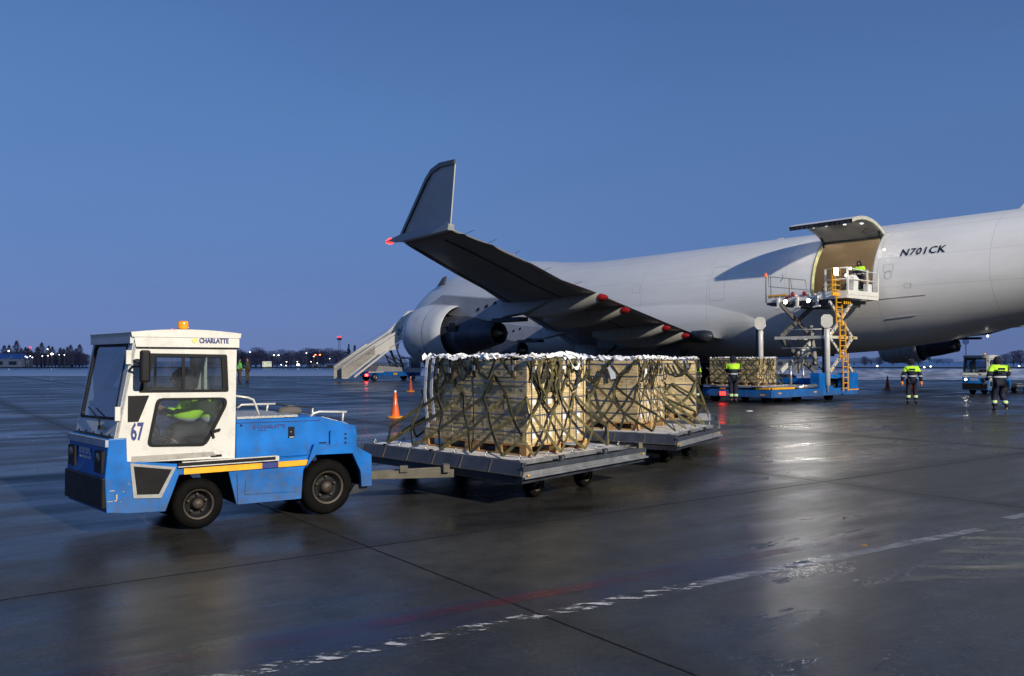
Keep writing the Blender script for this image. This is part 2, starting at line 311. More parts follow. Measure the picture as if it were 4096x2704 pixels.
# ---------------------------------------------------------------- ground
def ground_mat():
    m = bpy.data.materials.new('wet_concrete'); m.use_nodes = True; t = m.node_tree; b = t.nodes['Principled BSDF']; L = t.links.new
    b.inputs['IOR'].default_value = 1.38
    tc = nn('ShaderNodeTexCoord', t); mp = nn('ShaderNodeMapping', t); mp.vector_type = 'TEXTURE'
    mp.inputs['Location'].default_value = (-1.35, 7.97, 0); mp.inputs['Rotation'].default_value = (0, 0, R(36.2)); L(tc.outputs['Object'], mp.inputs[0])
    def noise(sc_, stretch=(1, 1, 1), det=6, rough=.6, dist=0.):
        q = nn('ShaderNodeMapping', t); q.inputs['Scale'].default_value = stretch; L(mp.outputs[0], q.inputs[0])
        n = nn('ShaderNodeTexNoise', t); n.inputs['Scale'].default_value = sc_; n.inputs['Detail'].default_value = det; n.inputs['Roughness'].default_value = rough; n.inputs['Distortion'].default_value = dist
        L(q.outputs[0], n.inputs['Vector']); return n.outputs['Fac']
    def ramp(f, a, b_, lo, hi):
        r = nn('ShaderNodeMapRange', t, interpolation_type='SMOOTHSTEP'); r.inputs['From Min'].default_value = a; r.inputs['From Max'].default_value = b_; r.inputs['To Min'].default_value = lo; r.inputs['To Max'].default_value = hi
        L(f, r.inputs[0]); return r.outputs[0]
    def math_(op, a, b_=None):
        n = nn('ShaderNodeMath', t, operation=op)
        for i, v in enumerate((a, b_)):
            if v is None: continue
            if isinstance(v, (int, float)): n.inputs[i].default_value = v
            else: L(v, n.inputs[i])
        return n.outputs[0]
    big = noise(.16, (1, 2.2, 1), 4); mid = noise(.55, (.5, 1.8, 1), 6, .65, .4); fine = noise(38, (1, 1, 1), 3); streak = noise(1.1, (.22, 2.2, 1), 5, .6)
    wet = math_('ADD', math_('MULTIPLY', big, .55), math_('MULTIPLY', mid, .45))
    # colour: damp concrete, darker where soaked, oily stains
    c = nn('ShaderNodeValToRGB', t); e = c.color_ramp.elements; e[0].position = .36; e[0].color = (.017, .0165, .0145, 1); e[1].position = .66; e[1].color = (.047, .046, .042, 1)
    L(wet, c.inputs[0]); x = nn('ShaderNodeMix', t, data_type='RGBA', blend_type='MULTIPLY'); x.inputs[0].default_value = 1; L(c.outputs[0], x.inputs[6]); L(math_('MULTIPLY', ramp(fine, .25, .8, .72, 1.3), math_('MULTIPLY', ramp(noise(150, (1, .35, 1), 2), .3, .7, .72, 1.28), ramp(noise(2.6, (1, 1, 1), 7, .75), .3, .7, .75, 1.25))), x.inputs[7])
    # slab joints
    sp_ = nn('ShaderNodeSeparateXYZ', t); L(mp.outputs[0], sp_.inputs[0]); wob = math_('MULTIPLY', math_('SUBTRACT', noise(1.6, (1, 1, 1), 5, .7), .5), .05)
    js = None
    for ax in 'XY':
        v = math_('ADD', sp_.outputs[ax], math_('ADD', wob, 730.0)); fr = math_('FRACT', math_('DIVIDE', v, 7.3)); d = math_('MULTIPLY', math_('MINIMUM', fr, math_('SUBTRACT', 1.0, fr)), 7.3)
        j = ramp(d, .006, .018, 1, 0); js = j if js is None else math_('MAXIMUM', js, j)
        k = ramp(d, .0, .5, .10, 0); wet = math_('ADD', wet, k)
    y = nn('ShaderNodeMix', t, data_type='RGBA'); L(js, y.inputs[0]); L(x.outputs[2], y.inputs[6]); y.inputs[7].default_value = (.006, .006, .006, 1); L(y.outputs[2], b.inputs['Base Color'])
    film = ramp(math_('ADD', wet, math_('MULTIPLY', math_('SUBTRACT', streak, .5), .22)), .36, .62, .19, .42)
    pud = ramp(math_('ADD', math_('MULTIPLY', noise(.42, (.7, 1.3, 1), 7, .62, .3), .6), math_('MULTIPLY', wet, .4)), .405, .425, .11, 0); film = math_('SUBTRACT', film, pud)
    rg = math_('ADD', film, math_('MULTIPLY', js, .4)); L(rg, b.inputs['Roughness'])
    L(ramp(wet, .40, .62, .36, .19), b.inputs['Specular IOR Level'])
    bp = nn('ShaderNodeBump', t); bp.inputs['Strength'].default_value = .34; bp.inputs['Distance'].default_value = .010
    h = math_('ADD', math_('MULTIPLY', noise(9, (1, 1, 1), 5, .7), .8), math_('MULTIPLY', noise(90, (1, .3, 1), 3), .34)); h = math_('SUBTRACT', h, math_('MULTIPLY', js, .8)); L(h, bp.inputs['Height']); L(bp.outputs[0], b.inputs['Normal'])
    return m
gm = ground_mat()
m = MB(); m.add([(-2500, -400, 0), (2500, -400, 0), (2500, 4000, 0), (-2500, 4000, 0)], [(0, 1, 2, 3)]); tag(m.build('apron', gm, recalc=False), kind='structure')
def worn(name, c, lo, hi, sc_=2.2, al=1., rough=.35, stretch=(1, 1, 1)):
    m = mat(name, c, rough, var=.15, scale=12, rv=.1); t = m.node_tree; b = t.nodes['Principled BSDF']; tc = nn('ShaderNodeTexCoord', t); mp = nn('ShaderNodeMapping', t)
    mp.inputs['Scale'].default_value = stretch; mp.inputs['Rotation'].default_value = (0, 0, R(-32)); t.links.new(tc.outputs['Object'], mp.inputs[0])
    n = nn('ShaderNodeTexNoise', t); n.inputs['Scale'].default_value = sc_; n.inputs['Detail'].default_value = 9; n.inputs['Roughness'].default_value = .72; t.links.new(mp.outputs[0], n.inputs['Vector'])
    r = nn('ShaderNodeMapRange', t); r.inputs['From Min'].default_value = lo; r.inputs['From Max'].default_value = hi; r.inputs['To Max'].default_value = al; t.links.new(n.outputs['Fac'], r.inputs[0]); t.links.new(r.outputs[0], b.inputs['Alpha']); return m
wl = worn('worn_white_line', (.62, .62, .64), .53, .58, 7., .75, stretch=(.6, 2, 1)); wl2 = worn('white_line_paint', (.34, .35, .40), .38, .56, 7.0, .5, stretch=(.5, 1.5, 1))
rl = worn('faded_red_line', (.13, .012, .012), .42, .68, .9, .6, .3); bl = worn('faded_blue_band', (.03, .035, .10), .30, .70, .7, .4, .25)
def strip(name, pts, w, m_, z=.004):
    q = MB(); 
    for i in range(len(pts) - 1):
        a = Vector((*pts[i], z)); b = Vector((*pts[i + 1], z)); d = (b - a).normalized(); n = Vector((-d.y, d.x, 0)) * w / 2; q.add([a - n, b - n, b + n, a + n], [(0, 1, 2, 3)])
    return tag(q.build(name, m_, recalc=False), kind='structure')
d0 = Vector((.845, .535)).normalized(); p0 = Vector((.44, 6.0)); nrm = Vector((-d0.y, d0.x))
def along(a, off=0): q = p0 + d0 * a + nrm * off; return (q.x, q.y)
strip('painted_line_worn', [along(-9), along(1.2)], .15, wl)
strip('painted_line', [along(1.2), along(5.25)], .13, wl2)
strip('painted_line_far', [(5.5, 9.40), (12, 13.6)], .13, wl2)
strip('red_line', [along(-3.2, .42), along(4.2, .42)], .16, rl, .004)
strip('blue_band', [along(-9, .32), along(5, .32)], .55, bl, .008)
lp = worn('left_line_paint', (.6, .6, .62), .35, .5, 3, .8)
strip('lane_line_left', [(-31, 22.9), (-13.2, 28.3)], .16, lp); strip('lane_line_left_edge', [(-31, 22.4), (-13.2, 27.8)], .10, rl)
strip('lane_line_right', [(15.0, 41.8), (30.35, 18.0)], .12, lp)
sl_ = worn('dry_scuffed_patch', (.24, .235, .20), .47, .66, 2.2, .5, .6, stretch=(.35, 2.6, 1))
q = MB(); q.add([(3.0, 6.7, .004), (6.6, 7.2, .004), (8.6, 11.0, .004), (4.9, 8.9, .004)], [(0, 1, 2, 3)]); tag(q.build('scuffed_patch', sl_, recalc=False), kind='structure')
# ---------------------------------------------------------------- far field, snow
snow = mat('thin_snow', (.74, .75, .80), .8, var=.14, scale=.09, stretch=(.3, 2, 1))
turf = mat('dark_verge', (.035, .04, .045), .9, var=.3, scale=.2); taxi = mat('wet_taxiway', (.06, .065, .075), .25, var=.2, scale=.1)
def sheet(name, y0, y1, mt, z=.004, x0=-900, x1=900, j=0.):
    q = MB(); xs = [x0 + (x1 - x0) * i / 60 for i in range(61)]
    q.grid([[(x, y0 + random.uniform(-j, j), z) for x in xs], [(x, y1, z) for x in xs]]); return tag(q.build(name, mt, recalc=False), kind='structure')
sheet('snow_field', 99, 172, snow, .02, -900, 40, 1.0); sheet('taxiway', 172, 196, taxi, .024, -900, 900); sheet('snow_verge', 196, 1500, snow, .03, -900, 900, 1)
sheet('snow_field_right', 92, 172, snow, .02, 40.1, 900, 3); 
q = MB(); q.box(-900, 900, 205, 205.5, 0, .35); tag(q.build('far_kerb', turf), kind='structure')
# right-hand snow banks
q = MB(); P = []
for i in range(26):
    row = []
    for j in range(120):
        X = 25 + j * 1.4; Y = 78 + i * 1.5; e = math.sin(math.pi * i / 25)
        row.append((X, Y, .03 + max(0, e * (.32 + .36 * math.sin(X * .21 + i) * math.sin(X * .067 + 1) + random.uniform(0, .42)))))
    P.append(row)
q.grid(P, smooth=False); tag(q.build('snow_bank', mat('lumpy_snow', (.52, .54, .6), .85, var=.5, scale=.5, dirt=.5)), kind='structure')
# ---------------------------------------------------------------- bare trees in the distance
twig = mat('hazed_bare_twigs', (.115, .105, .15), .9, var=.35, scale=1.5); firm = mat('fir_needles', (.045, .055, .065), .9, var=.4, scale=2)  # bluish twig tone carries the distance haze in its colour
bark = mat('bark', (.03, .026, .024), .9)
def tree_proto(kind, h, w):
    t = empty('tree', (0, 0, 0)); q = MB(); q.tube([(0, 0, 0), (.05, 0, h * .35), (0, .05, h * .8)], [.16, .11, .03], 6); q.build('trunk', bark, t)
    q = MB()
    if kind == 'fir':
        for k in range(420):
            z = h * (.08 + .92 * random.random() ** 1.1); rr = w * .5 * (1 - z / h) ** .8 * random.uniform(.35, 1.05) + .03; a = random.uniform(0, 6.28)
            c = Vector((math.cos(a) * rr, math.sin(a) * rr, z)); s = random.uniform(.15, .34); u = Vector((math.cos(a), math.sin(a), -.5)) * s; v = Vector((-math.sin(a), math.cos(a), random.uniform(-.4, .4))) * s * .6
            q.add([c - u, c + v, c + u, c - v], [(0, 1, 2, 3)])
        q.build('crown', firm, t, recalc=False)
    else:
        for k in range(26):   # limbs
            a = random.uniform(0, 6.28); z0 = h * random.uniform(.12, .6); L = w * .5 * random.uniform(.5, 1.0); up = (1.6 if kind == 'poplar' else .9) * L * random.uniform(.7, 1.4)
            e = Vector((math.cos(a) * L, math.sin(a) * L, min(h, z0 + up))); q.tube([(0, 0, z0), tuple(e * .5 + Vector((0, 0, z0 * .5 + .1))), tuple(e)], [.05, .03, .01], 4, cap=False)
        for k in range(1900):
            if kind == 'poplar': z = h * random.uniform(.14, 1.0); e = (math.sin(min(1, z / h * 1.02) * math.pi) ** .55) * w * .5
            else: z = h * random.uniform(.16, 1.0); e = w * .5 * math.sqrt(max(.02, 1 - ((z / h - .55) / .5) ** 2))
            rr = e * math.sqrt(random.random()) * (.82 + .3 * math.sin(z * 5 + k % 3)); a = random.uniform(0, 6.28); c = Vector((math.cos(a) * rr, math.sin(a) * rr, z)); s = random.uniform(.18, .5)
            u = Vector((math.cos(a) * .45, math.sin(a) * .45, 1)).normalized() * s; v = Vector((random.uniform(-1, 1), random.uniform(-1, 1), .3)).normalized() * .04
            q.add([c - v, c + v, c + u], [(0, 1, 2)])
        q.build('crown', twig, t, recalc=False)
    return t
protos = {'poplar': [tree_proto('poplar', 6.6, 2.4), tree_proto('poplar', 5.6, 2.0)], 'round': [tree_proto('round', 5.4, 5.6), tree_proto('round', 4.6, 4.8)], 'fir': [tree_proto('fir', 5.9, 2.6)]}
used = set(); KN = {'poplar': 'narrow bare poplar', 'round': 'rounded leafless tree', 'fir': 'dark pointed fir'}
def place_tree(kind, dx, Y, sc_=1., zone='', group='trees beyond the airfield'):   # dx: horizontal tangent
    p = random.choice(protos[kind]); t = p if p.name not in used else copy_tree(p)
    used.add(p.name); t.name = {'poplar': 'poplar_tree', 'round': 'bare_tree', 'fir': 'fir_tree'}[kind]
    t.location = (dx * Y, Y, 0); t.rotation_euler = (0, 0, random.uniform(0, 6.28)); t.scale = (sc_ * random.uniform(.9, 1.1),) * 2 + (sc_,)
    tag(t, KN[kind] + ' ' + zone, 'tree', group + ', ' + zone)
X2 = lambda d: (d - 1187.5) / 1950.
for d in (2, 16, 34, 62, 68, 80, 95, 105, 118, 140, 156, 170, 182, 196, 210, 222, 236, 248, 258, 268, 282):
    place_tree('poplar', X2(d * .62 + (0 if d < 200 else 10)), random.uniform(216, 232), {62: 1.06, 156: 1.0, 105: .92}.get(d, random.uniform(.68, .95)), 'in the dark row left of the white tractor cab')
for d in range(4, 200, 9): place_tree('round', X2(d), random.uniform(226, 240), random.uniform(.52, .8), 'in the dark row left of the white tractor cab')
for d in range(0, 206, 8): place_tree('round', X2(d), random.uniform(242, 256), random.uniform(.6, .85), 'in the hindmost row left of the white tractor cab')
for d in range(478, 800, 13): place_tree('round', X2(d + random.uniform(-4, 4)), random.uniform(216, 236), random.uniform(.72, .98) * (1.08 if 580 < d < 620 or d > 690 else .9), 'beyond the field between the tractor cab and the stairs')
for d in range(484, 800, 21): place_tree('round', X2(d + random.uniform(-4, 4)), random.uniform(238, 250), random.uniform(.8, 1.05), 'beyond the field between the tractor cab and the stairs')
for d, s in ((673, .85), (560, .62), (722, .6)): place_tree('fir', X2(d), 214, s, 'among bare trees between the tractor cab and the stairs')
place_tree('fir', X2(809), 213, 1.03, 'standing just left of the passenger stairs'); place_tree('fir', X2(823), 215, .98, 'peeping over the handrail of the passenger stairs')
for d in (2005, 2040, 2070, 2105, 2130): place_tree('round', X2(d), random.uniform(300, 330), random.uniform(.7, 1.0), 'in the haze behind the walking worker on the right')
for d in (2330, 2350, 2366): place_tree('round', X2(d), 300, random.uniform(.9, 1.2), 'at the right edge of the photo')
# ---------------------------------------------------------------- far lamps, buildings
lampw = emis('lamp_white', (1, .93, .78), 9); lampo = emis('lamp_orange', (1, .16, .03), 12); lampr = emis('lamp_red', (1, .01, .02), 6); pole = mat('lamp_pole', (.10, .10, .11), .6)
def lamp(d, y, Y, s, mt, label, n=1, gap=0, grp='lit street lamps on the horizon'):
    x = X2(d) * Y; z = 1.75 + (838 - y) / 1950 * Y; t = empty('street_lamp', (x, Y, 0), 0, label, 'lamp', grp)
    q = MB(); q.tube([(0, 0, 0), (0, 0, z)], [.10, .05], 6); 
    if n > 1: q.bar((-gap / 2, 0, z), (gap / 2, 0, z), .06, .06)
    q.build('pole', pole, t)
    for i in range(n):
        q = MB(); q.lathe(((i - (n - 1) / 2) * gap, -.1, z), (0, 0, 1), [(-s * .6, .02), (-s * .4, s * .8), (0, s), (s * .4, s * .75), (s * .6, .02)], 10); q.build('lamp_head', mt, t)
L1 = 'left of the tractor cab'
for d, y, s, lab in ((21, 814, .20, 'bright white lamp on a post at the left edge above the low building'), (33, 833, .2, 'low warm lamp right of the blue roofed building'), (13, 833, .13, 'small white lamp against the blue roofed building'),
    (60, 827, .12, 'upper left lamp of a tight cluster of four'), (64, 829, .13, 'lower left lamp of a tight cluster of four'), (71, 826, .12, 'upper right lamp of a tight cluster of four'), (76, 829, .14, 'lower right lamp of a tight cluster of four'),
    (99, 826, .12, 'faint lamp left of the brightest lamp, left of the tractor'), (111, 810, .14, 'single lamp high above the trees left of the tractor'), (112, 825, .12, 'small lamp just below left of the brightest lamp'),
    (121, 821, .34, 'brightest warm lamp of the row left of the tractor'), (138, 823, .09, 'dim lamp nearest left of the tractor cab pair'), (150, 823, .11, 'last small lamp before the tractor cab')):
    lamp(d, y, 212, s, lampw, lab)
for d, y, s, mt, lab, n in ((580, 817, .14, lampw, 'white lamp over the man in camouflage', 1), (641, 824, .17, lampw, 'pair of white lamps above the lit billboard', 2), (711, 819, .13, lampw, 'high white lamp right of the pointed fir', 1), (728, 827, .11, lampw, 'faint lamp left of the orange pair', 1),
    (737, 823, .20, lampo, 'pair of glowing orange lamps on one post', 2), (692, 846, .38, lampw, 'very bright warm lamp low by the field edge', 1), (653, 846, .14, lampw, 'small warm lamp right of the billboard', 1), (665, 839, .13, lampw, 'upper small lamp right of the billboard', 1), (664, 848, .13, lampw, 'lower small lamp right of the billboard', 1),
    (690, 839, .12, lampw, 'small lamp over the very bright lamp', 1), (722, 839, .10, lampw, 'tiny lamp below the orange pair', 1), (765, 832, .10, lampw, 'small lamp left of the stairs foot', 1), (736, 842, .08, lampw, 'faint lamp between orange pair and stairs', 1)):
    lamp(d, y, 208, s, mt, lab, n, 1.15 if n > 1 else 0)
lamp(866, 823, 140, .16, lampw, 'white lamp showing under the raised passenger stairs')
def fieldlight(d, y, Y, lab, mt=lampw, s=.16):
    x = X2(d) * Y; z = max(.05, 1.75 + (838 - y) / 1950 * Y); t = empty('runway_light', (x, Y, 0), 0, lab, 'light', 'lights on the field to the right'); q = MB(); q.tube([(0, 0, 0), (0, 0, z)], .05, 6); q.build('stake', pole, t); q = MB(); q.lathe((0, 0, z), (0, 0, 1), [(-.1, .02), (-.08, s), (.08, s), (.1, .02)], 10); q.build('lens', mt, t)
for d, y, l in ((1820, 851, 'white light seen through the scissor frame of the loader'), (2034, 849, 'white field light left of the walking worker'), (2143, 852, 'white field light at the shoulder of the walking worker'), (2158, 850, 'white field light just right of the walking worker'), (2363, 849, 'white field light at the right edge')): fieldlight(d, y, 180, l)
fieldlight(1709, 856, 120, 'wide amber light seen right of the white lift mast', emis('lamp_amber', (1, .55, .1), 8), .22)
def house(name, x, y, w, d, h, rz, wallm, roofm, label, roof=.8, nwin=6):
    t = empty(name, (x, y, 0), rz, label, 'building'); q = MB(); q.box(-w / 2, w / 2, -d / 2, d / 2, 0, h); q.build('wall', wallm, t)
    q = MB(); q.add([(-w / 2 - .3, -d / 2 - .3, h), (w / 2 + .3, -d / 2 - .3, h), (w / 2 + .3, d / 2 + .3, h), (-w / 2 - .3, d / 2 + .3, h), (-w / 2 + .6, 0, h + roof), (w / 2 - .6, 0, h + roof)], [(0, 1, 5, 4), (1, 2, 5), (2, 3, 4, 5), (3, 0, 4), (0, 3, 2, 1)]); q.build('roof', roofm, t)
    for i in range(nwin):
        c = -w / 2 + w * (i + .5) / nwin; q = MB(); q.box(c - w / nwin * .28, c + w / nwin * .28, -d / 2 - .03, -d / 2, h * .35, h * .72); q.build('window', darkst, t)
roofb = mat('blue_roof', (.05, .12, .32), .5, var=.1, scale=.3); wallp = mat('pale_wall', (.30, .31, .34), .8, var=.1, scale=.3)
house('low_building', -130.5, 214, 14, 6, 2.4, 0, wallp, mat('blue_panel_roof', (.04, .14, .40), .5, var=.1, scale=.3), 'low pale building with blue roof at the left edge', 1.3, 4)
house('terminal_building', X2(1745) * 190, 190, 26, 10, 2.3, 0, wallp, roofb, 'long low building with blue roof and window row behind the loader', 1.6, 14)
house('far_hangar', X2(890) * 150, 150, 7.5, 8, 1.5, 0, mat('grey_hangar_wall', (.16, .19, .25), .7, var=.1), mat('snowy_roof', (.42, .45, .52), .8), 'snow-roofed low building seen beneath the raised stairs', 1.4, 3)
house('kiosk', X2(768) * 207, 207, 2.6, 2, 1.1, 0, wallp, roofb, 'small pale kiosk left of the stairs foot', .2, 1)
house('cabin', X2(735) * 207, 207, 1.8, 2, 1.0, 0, wallp, wallp, 'small grey cabin under the orange lamps', .15, 1)
t = empty('billboard', (X2(619.5) * 206, 206, 0), 0, 'lit rectangular billboard on two legs beyond the field', 'billboard')
q = MB(); q.box(-.8, -.7, 0, .1, 0, .5); q.box(.7, .8, 0, .1, 0, .5); q.build('leg', pole, t)
q = MB(); q.box(-1.12, 1.12, -.08, .08, .35, 1.72)
bm_ = mat('billboard_face', (.5, .5, .35), .5, var=.6, scale=3.2, emit=(.75, .75, .45), es=.75); nt_ = bm_.node_tree; nt_.links.new(nt_.nodes['Color Ramp'].outputs[0], nt_.nodes['Principled BSDF'].inputs['Emission Color']); nt_.nodes['Principled BSDF'].inputs['Emission Strength'].default_value = .9
q.build('face', bm_, t)
t = empty('radar_tower', (X2(787) * 222, 222, 0), 0, 'slender lattice tower with round head and red lights', 'tower'); q = MB()
for sx, sy in ((-.28, -.28), (.28, -.28), (.28, .28), (-.28, .28)): q.bar((sx, sy, 0), (sx * .8, sy * .8, 7.4), .035, .035)
for k in range(14):
    z = k * .53; q.bar((-.28, -.28, z), (.28, -.28, z + .5), .02, .02); q.bar((.28, -.28, z), (-.28, -.28, z + .5), .02, .02)
q.build('mast', mat('tower_grey', (.14, .15, .18), .6), t); q = MB(); q.lathe((0, 0, 7.3), (0, 0, 1), [(0, .2), (.1, .62), (.45, .68), (.6, .5), (.75, .3)], 14); q.build('platform', mat('tower_dark', (.07, .08, .10), .6), t)
q = MB(); q.box(-.5, .35, -.4, .1, 8.1, 8.3); q.build('obstruction_light', lampr, t)
for d, y, lab in ((70.5, 807, 'red obstruction light on a mast above the left poplars'), (399, 765, 'red beacon on a mast far behind the tractor roof')):
    z = 1.75 + (838 - y) / 1950 * 240; t = empty('obstruction_mast', (X2(d) * 240, 240, 0), 0, lab, 'mast'); q = MB(); q.tube([(0, 0, 0), (0, 0, z)], [.09, .04], 6); q.build('pole', pole, t); q = MB(); q.lathe((0, 0, z), (0, 0, 1), [(0, .05), (.05, .26), (.2, .26), (.26, .05)], 10); q.build('lens', lampr, t)
# two small parked aeroplanes far right
def small_plane(d, Y, rz, c, lab, s=1.):
    t = empty('parked_aeroplane', (X2(d) * Y, Y, 0), rz, lab, 'aeroplane', 'small aircraft far across the field'); fm = mat('plane_' + c[0], c[1], .5); q = MB()
    q.lathe((0, 0, 2.2 * s), (1, 0, 0), [(-11 * s, .1), (-10 * s, .9 * s), (-7 * s, 1.3 * s), (6 * s, 1.3 * s), (11 * s, .5 * s), (12.5 * s, .1)], 14); q.build('fuselage', mat('plane_white', (.5, .52, .56), .5), t)
    q = MB(); q.prism([(9 * s, 2.6 * s), (12.6 * s, 2.6 * s), (13.4 * s, 6.8 * s), (11.4 * s, 6.8 * s)], -.15, .15); q.build('tail_fin', fm, t)
    q = MB(); q.box(-1.5 * s, 1.5 * s, -11 * s, 11 * s, 2.4 * s, 2.6 * s); q.build('wing', fm, t); q = MB()
    for x, y in ((-7, 0), (1, 2), (1, -2)): q.tube([(x * s, y * s, 0), (x * s, y * s, 1.8 * s)], .25, 6)
    q.build('landing_gear', darkst, t)
small_plane(2010, 400, R(10), ('red', (.45, .04, .05)), 'tiny white aeroplane with red tail fin, far right of the loader', .95)
small_plane(2182, 520, R(100), ('green', (.05, .16, .15)), 'tiny green-tailed aeroplane behind the walking worker', 1.0)
t = empty('water_tower', (X2(2240) * 420, 420, 0), 0, 'pale thin chimney standing in the haze left of the second tractor', 'chimney'); q = MB(); q.tube([(0, 0, 0), (0, 0, 11)], [.3, .3], 10); q.build('shaft', mat('chimney_shaft_hazed', (.42, .40, .5), .8), t); q = MB(); q.lathe((0, 0, 10), (0, 0, 1), [(0, .3), (.8, 1.5), (7.2, 1.1), (7.4, .3)], 12); q.build('cap', mat('chimney_cap_hazed', (.42, .42, .55), .8), t); t.name = 'chimney'  # bluish tone near the sky's: haze put into the chimney colour
# ---------------------------------------------------------------- people
def person(name, label, loc, rz, J=None, scale=1., outfit='worker', cat='person', group=None, facing_detail=True, text_back=None, glove=None):
    """local frame: facing +x, left +y, feet at z=0"""
    P = dict(pelvis=(0, 0, .96), spine=(0, 0, 1.16), chest=(0, 0, 1.36), neck=(0, 0, 1.52), head=(.02, 0, 1.66),
             hipL=(0, .10, .92), kneeL=(.03, .11, .50), ankL=(-.01, .12, .10), toeL=(.15, .14, .035), hipR=(0, -.10, .92), kneeR=(.03, -.11, .50), ankR=(-.01, -.12, .10), toeR=(.15, -.14, .035),
             shL=(0, .19, 1.43), elL=(-.03, .26, 1.15), wrL=(.06, .27, .90), shR=(0, -.19, 1.43), elR=(-.03, -.26, 1.15), wrR=(.06, -.27, .90))
    if J: P.update(J)
    V = {k: Vector(v) for k, v in P.items()}
    t = empty(name, loc, rz, label, cat, group); t.scale = (scale,) * 3
    N = []; E = []; I = {}
    def nd(k, p, r): I[k] = len(N); N.append((tuple(p), r)); return I[k]
    def ed(*ks):
        for a, b in zip(ks, ks[1:]): E.append((I[a], I[b]))
    nd('pelvis', V['pelvis'], (.15, .11)); nd('spine', V['spine'], (.14, .10)); nd('chest', V['chest'], (.17, .12)); nd('neck', V['neck'], .055)
    up = (V['head'] - V['neck']).normalized(); nd('jaw', V['head'] - up * .05 + Vector((.01, 0, 0)), .075); nd('head', V['head'] + up * .04, .095); nd('crown', V['head'] + up * .115, .06)
    ed('pelvis', 'spine', 'chest', 'neck', 'jaw', 'head', 'crown')
    fwd = Vector((1, 0, 0)) if abs(up.z) > .5 else Vector((0, 0, -1)); nd('nose', V['head'] + fwd * .112 + up * .0, .014); ed('head', 'nose')
    for s in 'LR':
        nd('hip' + s, V['hip' + s], .095); nd('knee' + s, V['knee' + s], .058); nd('ank' + s, V['ank' + s], .042); nd('toe' + s, V['toe' + s], .035); ed('pelvis', 'hip' + s, 'knee' + s, 'ank' + s, 'toe' + s)
        nd('sh' + s, V['sh' + s], .062); nd('el' + s, V['el' + s], .045); nd('wr' + s, V['wr' + s], .030); ed('chest', 'sh' + s, 'el' + s, 'wr' + s)
        d = (V['wr' + s] - V['el' + s]).normalized(); side = d.cross(Vector((0, 1, 0))); side = side.normalized() if side.length > .1 else Vector((1, 0, 0)); nd('palm' + s, V['wr' + s] + d * .07, (.036, .018)); ed('wr' + s, 'palm' + s)
        curl = d.cross(side).normalized() * (-.018 if s == 'L' else .018)
        for q, (off, L) in enumerate(((-.030, .060), (-.010, .075), (.010, .070), (.030, .055))):
            a = V['wr' + s] + d * .11 + side * off; nd(f'f{q}{s}', a, .009); nd(f'g{q}{s}', a + d * L + curl, .007); ed('palm' + s, f'f{q}{s}', f'g{q}{s}')
        a = V['wr' + s] + d * .045 + side * -.035; nd('th' + s, a, .010); nd('tj' + s, a + d * .04 - side * .02 + curl, .008); ed('palm' + s, 'th' + s, 'tj' + s)
    skinned('body', N, E, glove or skin, t)
    # face
    if facing_detail:
        q = MB()
        for y in (-.033, .033): q.lathe(V['head'] + fwd * .098 + Vector((0, y, 0)) + up * .025, fwd, [(0, .012), (.006, .009), (.009, .001)], 8)
        c_ = V['head'] + fwd * .094 - up * .055; q.obox(c_, fwd * .006, (0, .022, 0), up * .005); q.build('face_features', ink, t)
    O = OUTFITS[outfit]
    # jacket
    N.clear(); E.clear(); I.clear()
    jw = O.get('bulk', 1.24); lowd = (V['pelvis'] - V['spine']).normalized()
    nd('hem', V['pelvis'] + lowd * O.get('hem', .10), (.185 * jw, .135 * jw)); nd('pelvis', V['pelvis'], (.19 * jw, .14 * jw)); nd('spine', V['spine'], (.185 * jw, .135 * jw)); nd('chest', V['chest'], (.20 * jw, .145 * jw)); nd('neck', V['neck'] - up * .03, .085); ed('hem', 'pelvis', 'spine', 'chest', 'neck')
    for s in 'LR': nd('sh' + s, V['sh' + s], .088 * jw); nd('el' + s, V['el' + s], .074 * jw); nd('wr' + s, V['wr' + s], .064); ed('chest', 'sh' + s, 'el' + s, 'wr' + s)
    skinned('jacket', N, E, O['jacket'], t)
    N.clear(); E.clear(); I.clear(); nd('pelvis', V['pelvis'] - Vector((0, 0, .02)), (.165, .12))
    for s in 'LR': nd('hip' + s, V['hip' + s], .125); nd('knee' + s, V['knee' + s], .102); nd('ank' + s, V['ank' + s] + (V['knee' + s] - V['ank' + s]).normalized() * .04, .086); ed('pelvis', 'hip' + s, 'knee' + s, 'ank' + s)
    skinned('trousers', N, E, O['trousers'], t)
    for s in 'LR':
        f = (V['toe' + s] - V['ank' + s]); f.z = 0; f = f.normalized() if f.length > .01 else Vector((1, 0, 0)); z0 = V['toe' + s].z - .035; a = V['ank' + s]
        skinned('boot', [(tuple(a + Vector((0, 0, .08))), .062), (tuple(a), .058), (tuple(a + f * .02 + Vector((0, 0, -.045))), .05), (tuple(a + f * .16 + Vector((0, 0, -.055))), .042)], [(0, 1), (1, 2), (2, 3)], boot, t)
    h = O['hat']
    if h == 'hood':
        skinned('hood', [(tuple(V['neck'] + up * .0 - fwd * .03), .12), (tuple(V['head'] - up * .02 - fwd * .035), (.145, .13)), (tuple(V['head'] + up * .07 - fwd * .035), .135), (tuple(V['head'] + up * .16 - fwd * .03), .08)], [(0, 1), (1, 2), (2, 3)], O['hatm'], t)
    else:
        skinned('knit_cap', [(tuple(V['head'] + up * .05 - fwd * .015), .108), (tuple(V['head'] + up * .11 - fwd * .02), .095), (tuple(V['head'] + up * .15 - fwd * .02), .06)], [(0, 1), (1, 2)], O['hatm'], t)
    return t
